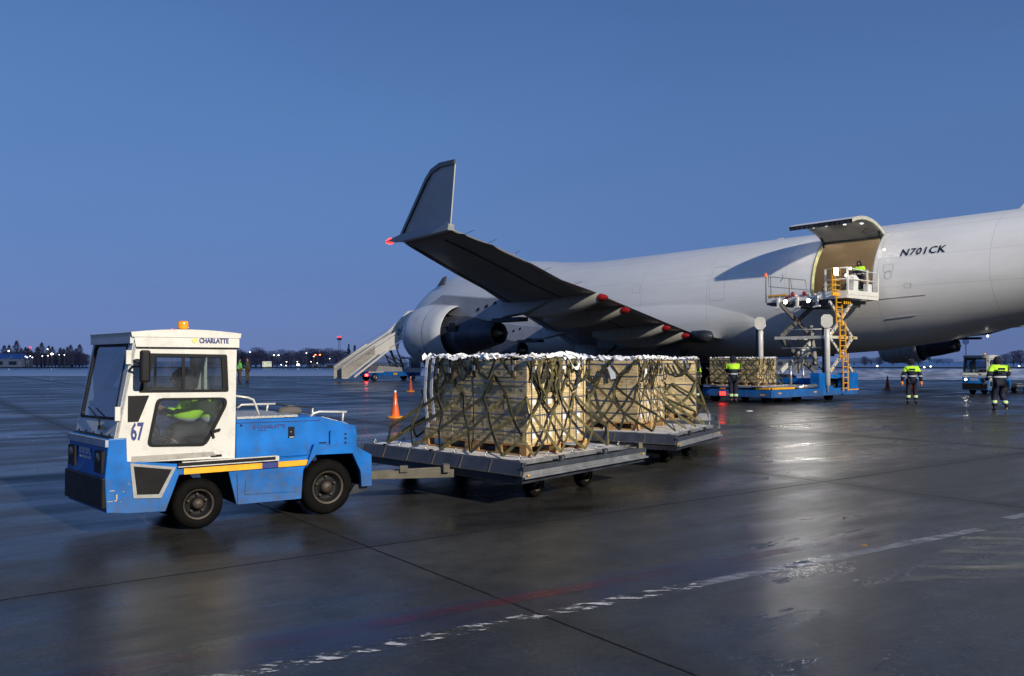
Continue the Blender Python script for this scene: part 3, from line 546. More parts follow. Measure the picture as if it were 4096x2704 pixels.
def banded(name, bands, base, rough=.8, zscale=1):
    m = mat(name, base, rough, var=.28, scale=14, bump=.3); t = m.node_tree; b = t.nodes['Principled BSDF']; tc = nn('ShaderNodeTexCoord', t); s = nn('ShaderNodeSeparateXYZ', t); t.links.new(tc.outputs['Object'], s.inputs[0])
    last = b.inputs['Base Color'].links[0].from_socket; em = None
    for z0, z1, c in bands:
        a = nn('ShaderNodeMath', t, operation='GREATER_THAN'); a.inputs[1].default_value = z0; t.links.new(s.outputs['Z'], a.inputs[0]); d = nn('ShaderNodeMath', t, operation='LESS_THAN'); d.inputs[1].default_value = z1; t.links.new(s.outputs['Z'], d.inputs[0])
        k = nn('ShaderNodeMath', t, operation='MULTIPLY'); t.links.new(a.outputs[0], k.inputs[0]); t.links.new(d.outputs[0], k.inputs[1]); x = nn('ShaderNodeMix', t, data_type='RGBA'); t.links.new(k.outputs[0], x.inputs[0]); t.links.new(last, x.inputs[6]); x.inputs[7].default_value = (*c, 1); last = x.outputs[2]
    t.links.new(last, b.inputs['Base Color']); return m
NV = (.006, .008, .024); HV = (.50, .92, .03); SV = (.62, .64, .66)
jack = banded('worker_jacket', [(1.30, 1.60, HV), (1.10, 1.135, SV)], NV); trou = banded('worker_trousers', [(.27, .36, SV), (.295, .335, HV)], NV)
jdrv = banded('driver_jacket', [(1.10, 1.60, HV), (1.05, 1.10, SV)], (.05, .055, .065)); camo_ = mat('camouflage_cloth', (.085, .075, .035), .9, var=.75, scale=9)
vest = banded('green_vest', [(1.02, 1.6, (.16, .75, .06)), (1.10, 1.13, SV), (1.25, 1.28, SV)], NV); brown = mat('brown_trousers', (.12, .08, .05), .9)
OUTFITS = dict(worker=dict(jacket=jack, trousers=trou, hat='hood', hatm=navy), driver=dict(jacket=jdrv, trousers=mat('dark_grey_cloth', (.03, .033, .04), .9), hat='hood', hatm=mat('grey_hood', (.022, .024, .03), .9, var=.3, scale=12), bulk=1.2),
               camo=dict(jacket=camo_, trousers=camo_, hat='cap', hatm=boot), vest=dict(jacket=vest, trousers=brown, hat='cap', hatm=navy, hem=.02))
# ---------------------------------------------------------------- tow tractor
W = 1.20
def tsk(v):
    x, y, z = v; k = max(0, min(1, (-.45 - x) / .17)); return (x - .16 * (y / W) * k, y, z)
def TB(): return MB(tsk)
def make_tractor(origin, rz, label, details=True):
    t = empty('tow_tractor', origin, rz, label, 'tow tractor')
    # lower body
    prof = [(-.88, .26), (-.90, .60), (-.87, .985), (-.71, .985), (-.70, .76), (-.20, .69), (1.18, .69), (1.25, .80), (1.70, .78), (1.93, .65), (1.94, .30), (1.83, .30), (1.81, .48), (1.71, .68), (1.27, .69), (1.14, .53), (1.11, .215), (.39, .22), (.30, .58), (-.20, .58), (-.33, .22), (-.68, .235)]
    q = TB(); q.prism(prof, 0, W, 0, edge={i: 1 for i in (11, 12, 13, 14, 15, 17, 18, 19)}); b = q.build('chassis_body', [blue, rubber], t, bevel=.008)
    # embossed panels, fender lip, stripes
    q = TB(); q.prism([(1.20, .70), (1.245, .812), (1.705, .79), (1.955, .655), (1.96, .29), (1.83, .29), (1.815, .47), (1.712, .685), (1.265, .695), (1.15, .56)], -.05, .01); q.build('wheel_arch', blue, t, bevel=.006)
    q = TB(); q.prism([(.48, .47), (1.02, .45), (1.04, .30), (.47, .32)], -.022, .005); q.build('step_panel', blue, t, bevel=.006)
    q = TB(); q.prism([(.39, .56), (1.13, .54), (1.11, .215), (.40, .22)], -.012, 0); q.build('side_skirt', blue, t, bevel=.004)
    q = TB(); q.box(-.16, .66, -.022, -.003, .585, .645); q.box(.84, 1.18, -.022, -.003, .585, .645); q.build('yellow_stripe', yellow, t)
    q = TB(); q.box(.66, .84, -.023, -.003, .585, .645); q.build('blue_stripe', dblue, t)
    q = TB(); q.box(-.22, .80, -.035, 0, .672, .706); q.build('slide_rail', rubber, t); q = TB(); q.box(-.22, .84, -.042, 0, .662, .671); q.box(-.18, .82, -.040, 0, .707, .716); q.box(.80, .84, -.044, 0, .672, .712); q.build('rail_trim', white, t)
    # lower door window with grey trim
    dp = [(-.675, .735), (-.235, .665), (-.375, .365), (-.64, .385)]
    q = TB(); q.panel(dp, [ins(dp, .035)], lambda x, z: (x, -.012, z), lambda x, z: (x, .0, z)); fr = q.build('lower_door_frame', grey, t)
    q = TB(); q.panel(ins(dp, .033), [], lambda x, z: (x, -.006, z), lambda x, z: (x, -.002, z)); q.build('lower_door_panel', mat('smoked_panel', (.009, .009, .010), .6, spec=.15, var=.4, scale=6), t)
    # front face
    fx = -.905
    q = TB(); q.box(fx - .02, fx + .05, .015, W - .015, .30, .60); q.build('bumper', plastic, t, bevel=.01)
    for y0 in (.06, W - .30): q = TB(); q.box(fx - .008, fx + .06, y0, y0 + .22, .645, .86); q.build('headlight_panel', plastic, t)
    for y0 in (.17, W - .19):
        q = TB(); q.lathe((fx - .006, y0, .79), (-1, 0, 0), [(0, .05), (.01, .048), (.014, .001)], 16); hl = q.build('headlight', mat('headlight_glass', (.03, .03, .035), .15, var=.1), t)
    q = TB(); q.box(-.90, -.872, .0, W, .905, .975); q.build('hood_band', mat('pale_blue_band', (.30, .34, .42), .4, dirt=.4), t)
    def ftxt(name, s, size, y0, z0, m_): text(name, s, size, lambda a, b_: tsk((-.893 - .0045, W - y0 - a, z0 + b_)), m_, t, bold=.004)
    ftxt('lettering', 'BORYSPIL', .085, .40, .80, mat('decal_pale', (.42, .48, .6), .5)); ftxt('lettering', 'INTERNATIONAL AIRPORT', .032, .40, .755, MATS['decal_pale'])
    # cab near side, with openings
    side = [(-.82, .985), (-.71, .985), (-.70, .74), (.37, .715), (.38, 1.92), (.38, 2.0), (-.645, 2.0)]
    win_u = rnd([(-.505, 1.83), (.275, 1.82), (.295, 1.425), (-.60, 1.435)], .02); win_l = rnd([(-.43, 1.375), (.27, 1.365), (.285, 1.29), (.065, .86), (-.52, .885)], .06)
    for yy, nm in ((0, 'door'), (W, 'door')):
        s_ = 1 if yy == 0 else -1; q = TB(); q.panel(side, [win_u, win_l], lambda x, z: (x, yy, z), lambda x, z: (x, yy + .035 * s_, z)); d = q.build(nm, white, t, bevel=.004)
        q = TB(); out = [(x + (.0), z) for x, z in win_u]
        q.panel(ins(win_u, -.0), [ins(win_u, .05)], lambda x, z: (x, yy - .006 * s_, z), lambda x, z: (x, yy + .02 * s_, z)); q.panel(ins(win_l, -.0), [ins(win_l, .028)], lambda x, z: (x, yy - .004 * s_, z), lambda x, z: (x, yy + .02 * s_, z))
        q.box(-.185, -.155, yy + (.001 if s_ > 0 else -.012), yy + (.012 if s_ > 0 else -.001), 1.46, 1.80); q.build('window_rubber', rubber, d)
        q = TB(); q.panel(ins(win_u, .03), [], lambda x, z: (x, yy + .012 * s_, z), lambda x, z: (x, yy + .016 * s_, z)); q.panel(ins(win_l, .02), [], lambda x, z: (x, yy + .012 * s_, z), lambda x, z: (x, yy + .016 * s_, z)); q.build('window_glass', glassm, d)
        if yy == 0:
            q = TB(); q.panel([(-.70, 1.405), (-.50, 1.405), (-.60, 1.145), (-.70, 1.145)], [], lambda x, z: (x, -.006, z), lambda x, z: (x, -.001, z)); q.build('vent_grille', plastic, d)
            q = TB(); q.obox((.16, -.018, 1.02), (.045, 0, .01), (0, .012, 0), (-.003, 0, .012)); q.obox((.13, -.018, .985), (.012, 0, -.04), (0, .012, 0), (.01, 0, 0)); q.build('door_handle', plastic, d)
            q = TB(); q.box(-.055 + .17, .06 + .17, -.006, -.001, .742, .766); q.build('sill_marker', plastic, d)
            q = TB(); q.panel([(-.66, .80), (.14, .80), (.17, .755), (-.66, .742)], [], lambda x, z: (x, -.006, z), lambda x, z: (x, -.001, z)); q.build('kick_strip', mat('scuffed_strip', (.33, .31, .28), .6, dirt=.5), d)
            text('number', '67', .20, lambda a, b_: (-.672 + a * .60, -.004, .965 + b_ * 1.2), dblue, d, bold=.006)
    # front frame and windscreen (between the two A pillars)
    def fp(u, v, dd=0.):   # u 0..1 across from near to far, v 0..1 up
        x = (-.82 + .175 * v); return (x + dd, u * W, .985 + 1.025 * v)
    wo = [(0, 0), (1, 0), (1, 1), (0, 1)]; wi = rnd([(.07, .175), (.95, .155), (.94, .93), (.10, .925)], .04)
    q = TB(); q.panel(wo, [wi], lambda u, v: fp(u, v), lambda u, v: fp(u, v, .035)); wf = q.build('windscreen_frame', mat('cab_front_grey', (.50, .52, .53), .4, dirt=.3), t)
    q = TB(); q.panel(wi, [[(x * .94 + .03, y * .93 + .036) for x, y in wi]], lambda u, v: fp(u, v, -.006), lambda u, v: fp(u, v, .02)); q.build('window_rubber', rubber, wf)
    q = TB(); q.panel(wi, [], lambda u, v: fp(u, v, .010), lambda u, v: fp(u, v, .014)); q.build('windscreen', glassb, wf)
    q = TB(); q.panel([(.1, .84), (.94, .84), (.94, .925), (.1, .925)], [], lambda u, v: fp(u, v, .018), lambda u, v: fp(u, v, .022)); q.build('sun_strip', mat('sun_strip', (.012, .02, .08), .3), wf)
    q = TB(); q.tube([fp(.30, .10, -.04), fp(.36, .17, -.035), fp(.70, .27, -.03)], .008, 6); q.box(-.86, -.83, .28, .36, 1.06, 1.10); q.build('wiper', plastic, t)
    for z in (1.16, 1.72): x = -.82 + .175 * (z - .985) / 1.025; q = TB(); q.box(x - .035, x + .015, -.03, .004, z, z + .14); q.build('hinge', white, t, bevel=.004)
    q = TB()
    for u in (.12, .32, .52, .72, .9): q.lathe(fp(u, .03, -.002), (-1, 0, 0), [(0, .012), (.006, .010), (.007, .001)], 8)
    q.build('bolt', plastic, t)
    # rear panel of cab
    q = TB(); rw = rnd([(.12, 1.30), (W - .12, 1.30), (W - .12, 1.85), (.12, 1.85)], .04); q.panel([(.036, .72), (W - .036, .72), (W - .036, 2.0), (.036, 2.0)], [rw], lambda y, z: (.345, y, z), lambda y, z: (.38, y, z)); rp = q.build('rear_panel', white, t)
    q = TB(); q.panel(rw, [], lambda y, z: (.36, y, z), lambda y, z: (.364, y, z)); q.build('window_glass', glassm, rp)
    # roof: cambered slab with deep side band
    q = TB(); n = 14
    def zt(x): return 2.045 + .034 * (1 - ((x + .12) / .55) ** 2)
    xs = [-.70 + 1.12 * i / n for i in range(n + 1)]
    xs[0] = -.685; top = [(x, max(2.035, zt(x))) for x in xs]; q.prism(top + [(.41, 1.995), (-.675, 1.995)], -.025, W + .025); r = q.build('roof', white, t, bevel=.02)
    q = TB(); q.prism([(-.635, 1.895), (.40, 1.895), (.40, 2.015)] + [(x, zt(x) - .045) for x in reversed(xs[1:-1])] + [(-.655, 2.0)], -.018, -.0); q.build('side_band', white, r, bevel=.004)
    q = TB(); q.box(-.685, -.64, 0, W, 1.93, 1.994); q.build('front_band', mat('roof_band_grey', (.50, .53, .56), .4), r)
    q = TB(); q.box(-.63, .40, -.021, -.017, 1.884, 1.896); q.build('gutter', rubber, r)
    text('lettering', 'CHARLATTE', .072, lambda a, b_: (-.02 + a * .76, -.0225, 1.942 + b_), dblue, r, bold=.003)
    q = TB(); c = Vector((-.065, -.0225, 1.966)); q.add([c + Vector(v) for v in ((-.032, 0, 0), (0, 0, -.032), (.032, 0, 0), (0, 0, .032))], [(0, 1, 2, 3)]); q.build('emblem', mat('emblem_yellow', (.75, .62, .12), .5), r, recalc=False)
    # beacon
    q = TB(); q.lathe((-.06, .45, 2.08), (0, 0, 1), [(0, .065), (.02, .065), (.02, .055)], 18); q.build('beacon_base', plastic, t)
    q = TB(); q.lathe((-.06, .45, 2.10), (0, 0, 1), [(0, .055), (.04, .056), (.075, .053), (.085, .047), (.088, .001)], 18); q.build('beacon', amber, t)
    # mirror
    q = TB(); q.tube([(-.66, -.01, 1.70), (-.70, -.10, 1.70), (-.62, -.17, 1.70)], .012, 6); q.tube([(-.65, -.01, 1.76), (-.62, -.17, 1.71)], .010, 6); mr_ = q.build('mirror_arm', plastic, t)
    q = TB(); q.box(-.66, -.55, -.215, -.165, 1.54, 1.86); q.build('mirror', plastic, mr_, bevel=.022)
    # engine cover
    q = TB(); q.prism([(.385, .69), (.385, 1.125), (1.36, 1.115), (1.79, .995), (1.79, .69)], .02, W - .02); e = q.build('engine_cover', blue, t, bevel=.01)
    q = TB(); q.prism([(.385, 1.085), (.385, 1.09), (1.34, 1.082), (1.34, 1.077)], .012, .02); q.build('lid_seam', dblue, e)
    q = TB(); q.prism([(1.45, .70), (1.45, .955), (1.475, .965), (1.78, .955), (1.78, .70)], -.015, .02); q.build('side_box', blue, e, bevel=.008)
    q = TB(); q.box(.395, 1.08, .03, W - .03, 1.127, 1.152); q.prism([(1.40, 1.112), (1.42, 1.12), (1.80, 1.01), (1.80, .997)], .28, W - .05); q.build('tread_plate', mat('chequer_plate', (.42, .42, .40), .4, .5, var=.3, scale=60, bump=.5), e)
    q = TB(); q.box(.965, 1.035, .008, .021, .90, 1.02); q.build('latch', plastic, e); q = TB(); q.box(.975, 1.025, .002, .009, .90, .912); q.box(.985, 1.0, .002, .009, .96, .968); q.build('latch_trim', steel, e)
    q = TB()
    for z in (.80, .85, .90): q.box(1.625, 1.65, -.018, -.014, z, z + .02)
    q.box(1.33, 1.42, .014, .02, .815, .828); q.box(.43, .45, .014, .02, 1.05, 1.07); q.build('marking', plastic, e)
    text('lettering', 'CHARLATTE', .055, lambda a, b_: (.625 + a, .016, 1.015 + b_), dblue, e, bold=.002); text('lettering', 'manutention', .02, lambda a, b_: (.625 + a, .016, .99 + b_), dblue, e)
    q = TB(); c = Vector((.585, .016, 1.035)); q.add([c + Vector(v) for v in ((-.026, 0, 0), (0, 0, -.028), (.026, 0, 0), (0, 0, .028))], [(0, 1, 2, 3)]); q.build('emblem', dblue, e, recalc=False)
    hr = mat('handrail_paint', (.62, .61, .57), .35, .2, dirt=.2)
    q = TB(); q.tube([(.38, .30, 1.38), (.60, .30, 1.345), (.665, .30, 1.32), (.70, .30, 1.24), (.735, .30, 1.13)], .013, 8); q.build('handrail', hr, t)
    q = TB(); q.tube([(.68, .9, 1.20), (.73, .9, 1.235), (1.14, .9, 1.235)], .013, 8); q.tube([(1.05, .9, 1.24), (1.03, .9, 1.13)], .012, 8); q.tube([(1.62, .9, 1.17), (1.61, .9, 1.05)], .011, 8); q.tube([(1.13, .9, 1.235), (1.63, .9, 1.17)], .011, 8, mi=1); q.build('handrail', [hr, darkst], t)
    q = TB(); q.tube([(1.28, .18, 1.10), (1.33, .18, 1.15), (1.40, .18, 1.165), (1.74, .18, 1.15)], .014, 8); q.tube([(1.70, .18, 1.155), (1.685, .18, 1.03)], .013, 8); q.build('handrail', hr, t)
    q = TB(); q.lathe((1.18, .55, 1.16), (1, .1, 0), [(-.14, .01), (-.12, .05), (0, .065), (.13, .045), (.16, .01)], 10); q.build('hose_bundle', mat('grey_hose', (.10, .09, .08), .8), t)
    # rear bumper, hitch
    q = TB(); q.prism([(1.94, .30), (1.94, .60), (1.965, .60), (1.965, .30)], .02, W - .02); q.prism([(1.70, .20), (1.78, .31), (1.97, .31), (1.90, .22)], .02, W - .02); q.build('rear_bumper', darkst, t)
    q = TB(); q.box(1.96, 2.06, .52, .68, .30, .42); q.build('tow_hitch', steel, t)
    # wheels
    for x, r, wd in ((0, .262, .19), (1.435, .312, .22)):
        wheel(r, wd, t, (x, wd / 2 + .005, r)); wheel(r, wd, t, (x, W - wd / 2 - .005, r), side=1)
    # paint chips
    q = TB()
    for x, z, a, b_ in ((-.835, .475, .045, .008), (-.79, .41, .012, .05), (-.85, .372, .05, .006), (-.80, .375, .02, .012), (-.73, .46, .012, .006), (-.68, .53, .01, .006), (-.755, .36, .01, .004)): q.box(x - a / 2, x + a / 2, -.0022, .001, z - b_ / 2, z + b_ / 2)
    q.build('paint_chip', mat('bare_patch', (.45, .36, .24), .7), t)
    # interior
    q = TB(); q.box(-.66, .34, .05, W - .05, .66, .70); q.prism([(-.86, .99), (-.60, 1.08), (-.56, .99), (-.56, .72), (-.86, .72)], .04, W - .04); q.build('dashboard', plastic, t)
    q = TB(); q.prism([(.0, .74), (.30, .74), (.34, .80), (.37, 1.30), (.30, 1.32), (.25, .93), (.0, .93)], .34, .86); q.build('seat', rubber, t, bevel=.03)
    q = TB(); q.tube([(-.56, .60, .98), (-.36, .60, 1.10)], .02, 8); q.lathe((-.35, .60, 1.105), (.85, 0, .5), [(-.01, .17), (0, .185), (.01, .17), (0, .158), (-.01, .17)], 20); q.build('steering_wheel', plastic, t)
    q = TB(); q.box(-.50, -.44, .95, 1.0, 1.0, 1.75); q.build('equipment_mast', plastic, t)
    return t
tr = make_tractor((-3.26, 8.80, 0), R(36), 'blue and white tow tractor number 67 with hooded driver, in the left foreground')
SEAT = dict(pelvis=(0, 0, .98), spine=(.08, 0, 1.13), chest=(.20, 0, 1.27), neck=(.27, 0, 1.385), head=(.37, 0, 1.50), hipL=(.02, .1, .96), kneeL=(.42, .12, .98), ankL=(.50, .12, .80), toeL=(.58, .13, .74), hipR=(.02, -.1, .96), kneeR=(.42, -.12, .98), ankR=(.50, -.12, .80), toeR=(.58, -.13, .74),
            shL=(.20, .2, 1.31), elL=(.33, .24, 1.10), wrL=(.50, .12, 1.16), shR=(.20, -.2, 1.31), elR=(.33, -.24, 1.10), wrR=(.50, -.12, 1.16))
def drive(trac, label):
    mw = Matrix.LocRotScale(trac.location, trac.rotation_euler, None); p = mw @ Vector((.33, .55, .04)); return person('person', label, p, trac.rotation_euler.z + math.pi, SEAT, 1., 'driver')
drive(tr, 'tractor driver in dark hood and yellow-green jacket leaning over the wheel of tractor 67')
tr2 = make_tractor((25.35, 44.2, 0), R(39), 'distant white and blue tow tractor with one lit headlight, right of the plane')
q = TB(); q.lathe((-.925, W - .19, .79), (-1, 0, 0), [(0, .055), (.012, .05), (.016, .001)], 14); q.build('lit_headlight', emis('headlight_glow', (1, .95, .85), 30), tr2)
light('headlight_beam', 'SPOT', (-1.02, W - .19, .79), 25, (1, .95, .85), tr2, aim=(-1, 0, -.12), size=.05, spot=100)
# ---------------------------------------------------------------- dollies, crates, nets
class Fr:
    def __init__(s, o, au, av): s.o = Vector((o[0], o[1], 0)); s.au = R(au); s.d = R(av - au)
    def sk(s, v): x, y, z = v; return (x + y * math.cos(s.d), y * math.sin(s.d), z)
    def w(s, x, y, z=0): return s.o + Matrix.Rotation(s.au, 3, 'Z') @ Vector(s.sk((x, y, z)))
ORD = ['first', 'second', 'third', 'fourth', 'fifth', 'sixth', 'seventh', 'eighth', 'ninth', 'tenth', 'eleventh', 'twelfth', 'thirteenth']
LAY = ['bottom layer', 'second layer', 'middle layer', 'fourth layer', 'top layer']
def crate_proto(F, sx=.328, sy=.195, sz=.2115, plain=False):
    t = empty('wooden_crate', (0, 0, 0)); q = MB(F.sk); q.box(0, sx, 0, sy, 0, sz)
    q.build('box', pine, t, bevel=0 if plain else .003)
    q = MB(F.sk); e = .009
    # battens on the long near side (y=0): lid rail, end cleats, bottom rail
    q.box(0, sx, -e, 0, sz * .86, sz); q.box(0, sx, -e, 0, 0, sz * .16); q.box(0, .034, -e, 0, sz * .17, sz * .85); q.box(sx - .034, sx, -e, 0, sz * .17, sz * .85)
    q.box(.055, .075, -e, 0, sz * .17, sz * .85); q.box(sx - .075, sx - .055, -e, 0, sz * .17, sz * .85)
    q.box(-.004, 0, 0, sy, sz * .49, sz * .505); q.build('batten', pine, t)
    if not plain:
        q = MB(F.sk); q.box(sx * .30, sx * .62, -.0025, -.0005, sz * .36, sz * .70); q.build('paper_label', paper, t)
        q = MB(F.sk)
        for k in range(2): q.box(-.0022, -.0005, sy * (.36 + .2 * k), sy * (.46 + .2 * k), sz * .72, sz * .76)
        for k in range(3): q.box(-.0022, -.0005, sy * .30, sy * (.70 - .10 * k), sz * (.30 - .07 * k), sz * (.315 - .07 * k))
        q.build('stencil', ink, t)
    return t
def stack(F, ou, ov, z0, nx, ny, nz, name, faces=('lit face', 'shaded face'), proto=None, gap=.035, gapat=5, plain=False, sz=.2):
    proto = proto or crate_proto(F, plain=plain); first = [proto.get('_used') is None]; proto['_used'] = 1
    for k in range(nz):
        for i in range(nx):
            for j in range(ny):
                if i > 0 and j > 0: continue
                t = proto if first[0] else copy_tree(proto); first[0] = False
                x = ou + i * .335 + random.uniform(-.004, .004); y = ov + j * .2 + (gap if j >= gapat else 0) + random.uniform(-.003, .003)
                t.location = F.w(x, y, z0 + k * sz); t.rotation_euler = (0, 0, F.au + R(random.uniform(-.35, .35))); t.name = 'wooden_crate'
                if i == 0 and j == 0: lab = f'pale wooden crate at the near corner, {LAY[k] if nz == 5 else ORD[k] + " layer"} of {name}'
                elif j == 0: lab = f'pale wooden crate, {LAY[k] if nz == 5 else ORD[k] + " layer"}, {ORD[i]} from corner on {faces[0]} of {name}'
                else: lab = f'pale wooden crate, {LAY[k] if nz == 5 else ORD[k] + " layer"}, {ORD[j]} from corner on {faces[1]} of {name}'
                tag(t, lab, 'crate', 'wooden crates stacked on the pallets')
    return proto
def strapping(F, ou, ov, z0, nx, ny, nz, label, sz=.2, gap=.035):
    q = MB(F.sk); X1 = ou + nx * .335; Y1 = ov + ny * .2 + gap; e = .013; h = .0085
    for k in range(nz):
        z = z0 + (k + .72) * sz
        q.box(ou - e - .001, ou - e + .001, ov - e, Y1, z - h, z + h); q.box(ou - e, X1 + .004, ov - e - .001, ov - e + .001, z - h, z + h)
    for i in range(nx):
        for a in (.30, .82): x = ou + (i + a) * .335; q.box(x - h, x + h, ov - e - .003, ov - e - .0015, z0, z0 + nz * sz)
    t = empty('steel_strapping', F.w(0, 0), F.au, label, 'strapping', 'steel bands round the crate stacks'); q.build('band', band, t)
def wooden_pallet(F, x0, x1, y0, y1, z0, label):
    t = empty('wooden_pallet', F.w(x0, y0, z0), F.au, label, 'pallet', 'wooden pallets under the crates'); q = MB(F.sk); X = x1 - x0; Y = y1 - y0
    for k in range(5): a = X * k / 5 + .01; q.box(a, a + X / 5 - .03, 0, Y, .115, .135)
    q.build('deck_board', palw, t)
    for i in range(3):
        for j in range(3): a = (X - .12) * i / 2; b = (Y - .12) * j / 2; q = MB(F.sk); q.box(a, a + .12, b, b + .12, .02, .114); q.build('block', palw, t)
    q = MB(F.sk)
    for i in range(3): a = (X - .12) * i / 2; q.box(a, a + .12, 0, Y, .0, .019)
    q.build('bottom_board', palw, t)
def dolly(F, Lx, Ly, label, whl, bar=None):
    t = empty('pallet_dolly', F.w(0, 0), F.au, label, 'dolly', 'flat pallet dollies in the train'); B = lambda: MB(F.sk)
    q = B(); q.box(.04, Lx - .03, .05, Ly, .37, .485); q.box(.3, Lx - .3, .3, Ly - .3, .27, .36); q.build('deck', darkst, t)
    q = B()
    for k in range(12):
        y = .25 + (Ly - .5) * k / 11; q.tube([(.15, y, .487), (Lx - .15, y, .487)], .014, 6)
    q.build('roller', steel, t)
    # near rail: channel with bright lower lip
    q = B(); q.box(0, Lx, -.01, .035, .445, .50); q.box(.0, Lx, .012, .03, .375, .445); q.build('side_rail', platest, t, bevel=.004)
    q = B(); q.box(0, Lx, .0, .0115, .385, .443); q.box(-.005, Lx + .005, -.045, .012, .362, .384); q.build('rail_lip', steel, t, bevel=.003)
    q = B(); q.box(.06, .10, -.03, -.001, .392, .408); q.box(Lx - .14, Lx - .10, -.03, -.001, .42, .435); q.build('reflector', yellow, t)
    # deflector plates on the left side
    q = B(); n = 6; q.prism([(-.02, .40), (.05, .545), (.065, .545), (.0, .40)], .0, Ly); q.build('deflector_plate', platest, t)
    q = B()
    for k in range(n + 1): y = .03 + (Ly - .06) * k / n; q.prism([(-.028, .40), (.042, .548), (.05, .548), (-.02, .40)], y - .008, y + .008)
    q.box(-.03, -.01, 0, Ly, .392, .402); q.build('plate_rib', beige, t)
    q = B(); q.box(-.015, .0, 0, Ly, .30, .385); q.box(0, Lx, .035, .05, .30, .385); q.build('frame_beam', darkst, t)
    # stops on the rail
    q = B()
    for x in (Lx * .27, Lx * .62): q.box(x - .02, x + .02, .0, .035, .50, .575); q.tube([(x + .03, .02, .51), (x + .07, .02, .515), (x + .10, .02, .545), (x + .07, .02, .57), (x + .03, .02, .565)], .010, 6)
    for y in (Ly * .55, Ly * .86): q.box(.10, .14, y - .03, y + .03, .50, .57)
    q.build('pallet_stop', darkst, t)
    for x, y in whl:
        w_ = wheel(.20, .13, t, (0, 0, 0), mat('dolly_rim', (.12, .07, .03), .7, var=.5), side=-1); w_.location = F.sk((x, y, .20)); w_.rotation_euler = (0, 0, R(8))
    q = B()
    for x, y in whl: q.box(x - .05, x + .05, y + .07, y + .16, .20, .37)
    q.box(whl[0][0] - .05, whl[0][0] + .05, whl[0][1], whl[2][1], .14, .19); q.box(whl[1][0] - .05, whl[1][0] + .05, whl[1][1], whl[3][1], .14, .19); q.build('axle', darkst, t)
    return t
def drawbar(t, F, a, b, z=.33):
    Mi = Matrix.Rotation(-F.au, 3, 'Z'); A = Mi @ (Vector((*a, z)) - F.o); B_ = Mi @ (Vector((*b, z)) - F.o); q = MB(); d = (B_ - A).normalized(); n = Vector((-d.y, d.x, 0))
    q.bar(A, B_, .05, .10); q.bar(A + n * .02, B_ + n * .34, .045, .09); q.bar(A - d * .12, A, .12, .05); q.obox((A + B_) / 2 + Vector((0, 0, .07)), d * .05, n * .05, (0, 0, .04)); q.obox(B_ + Vector((0, 0, .07)) - d * .1, d * .04, n * .08, (0, 0, .05)); q.build('drawbar', beige, t, bevel=.004)
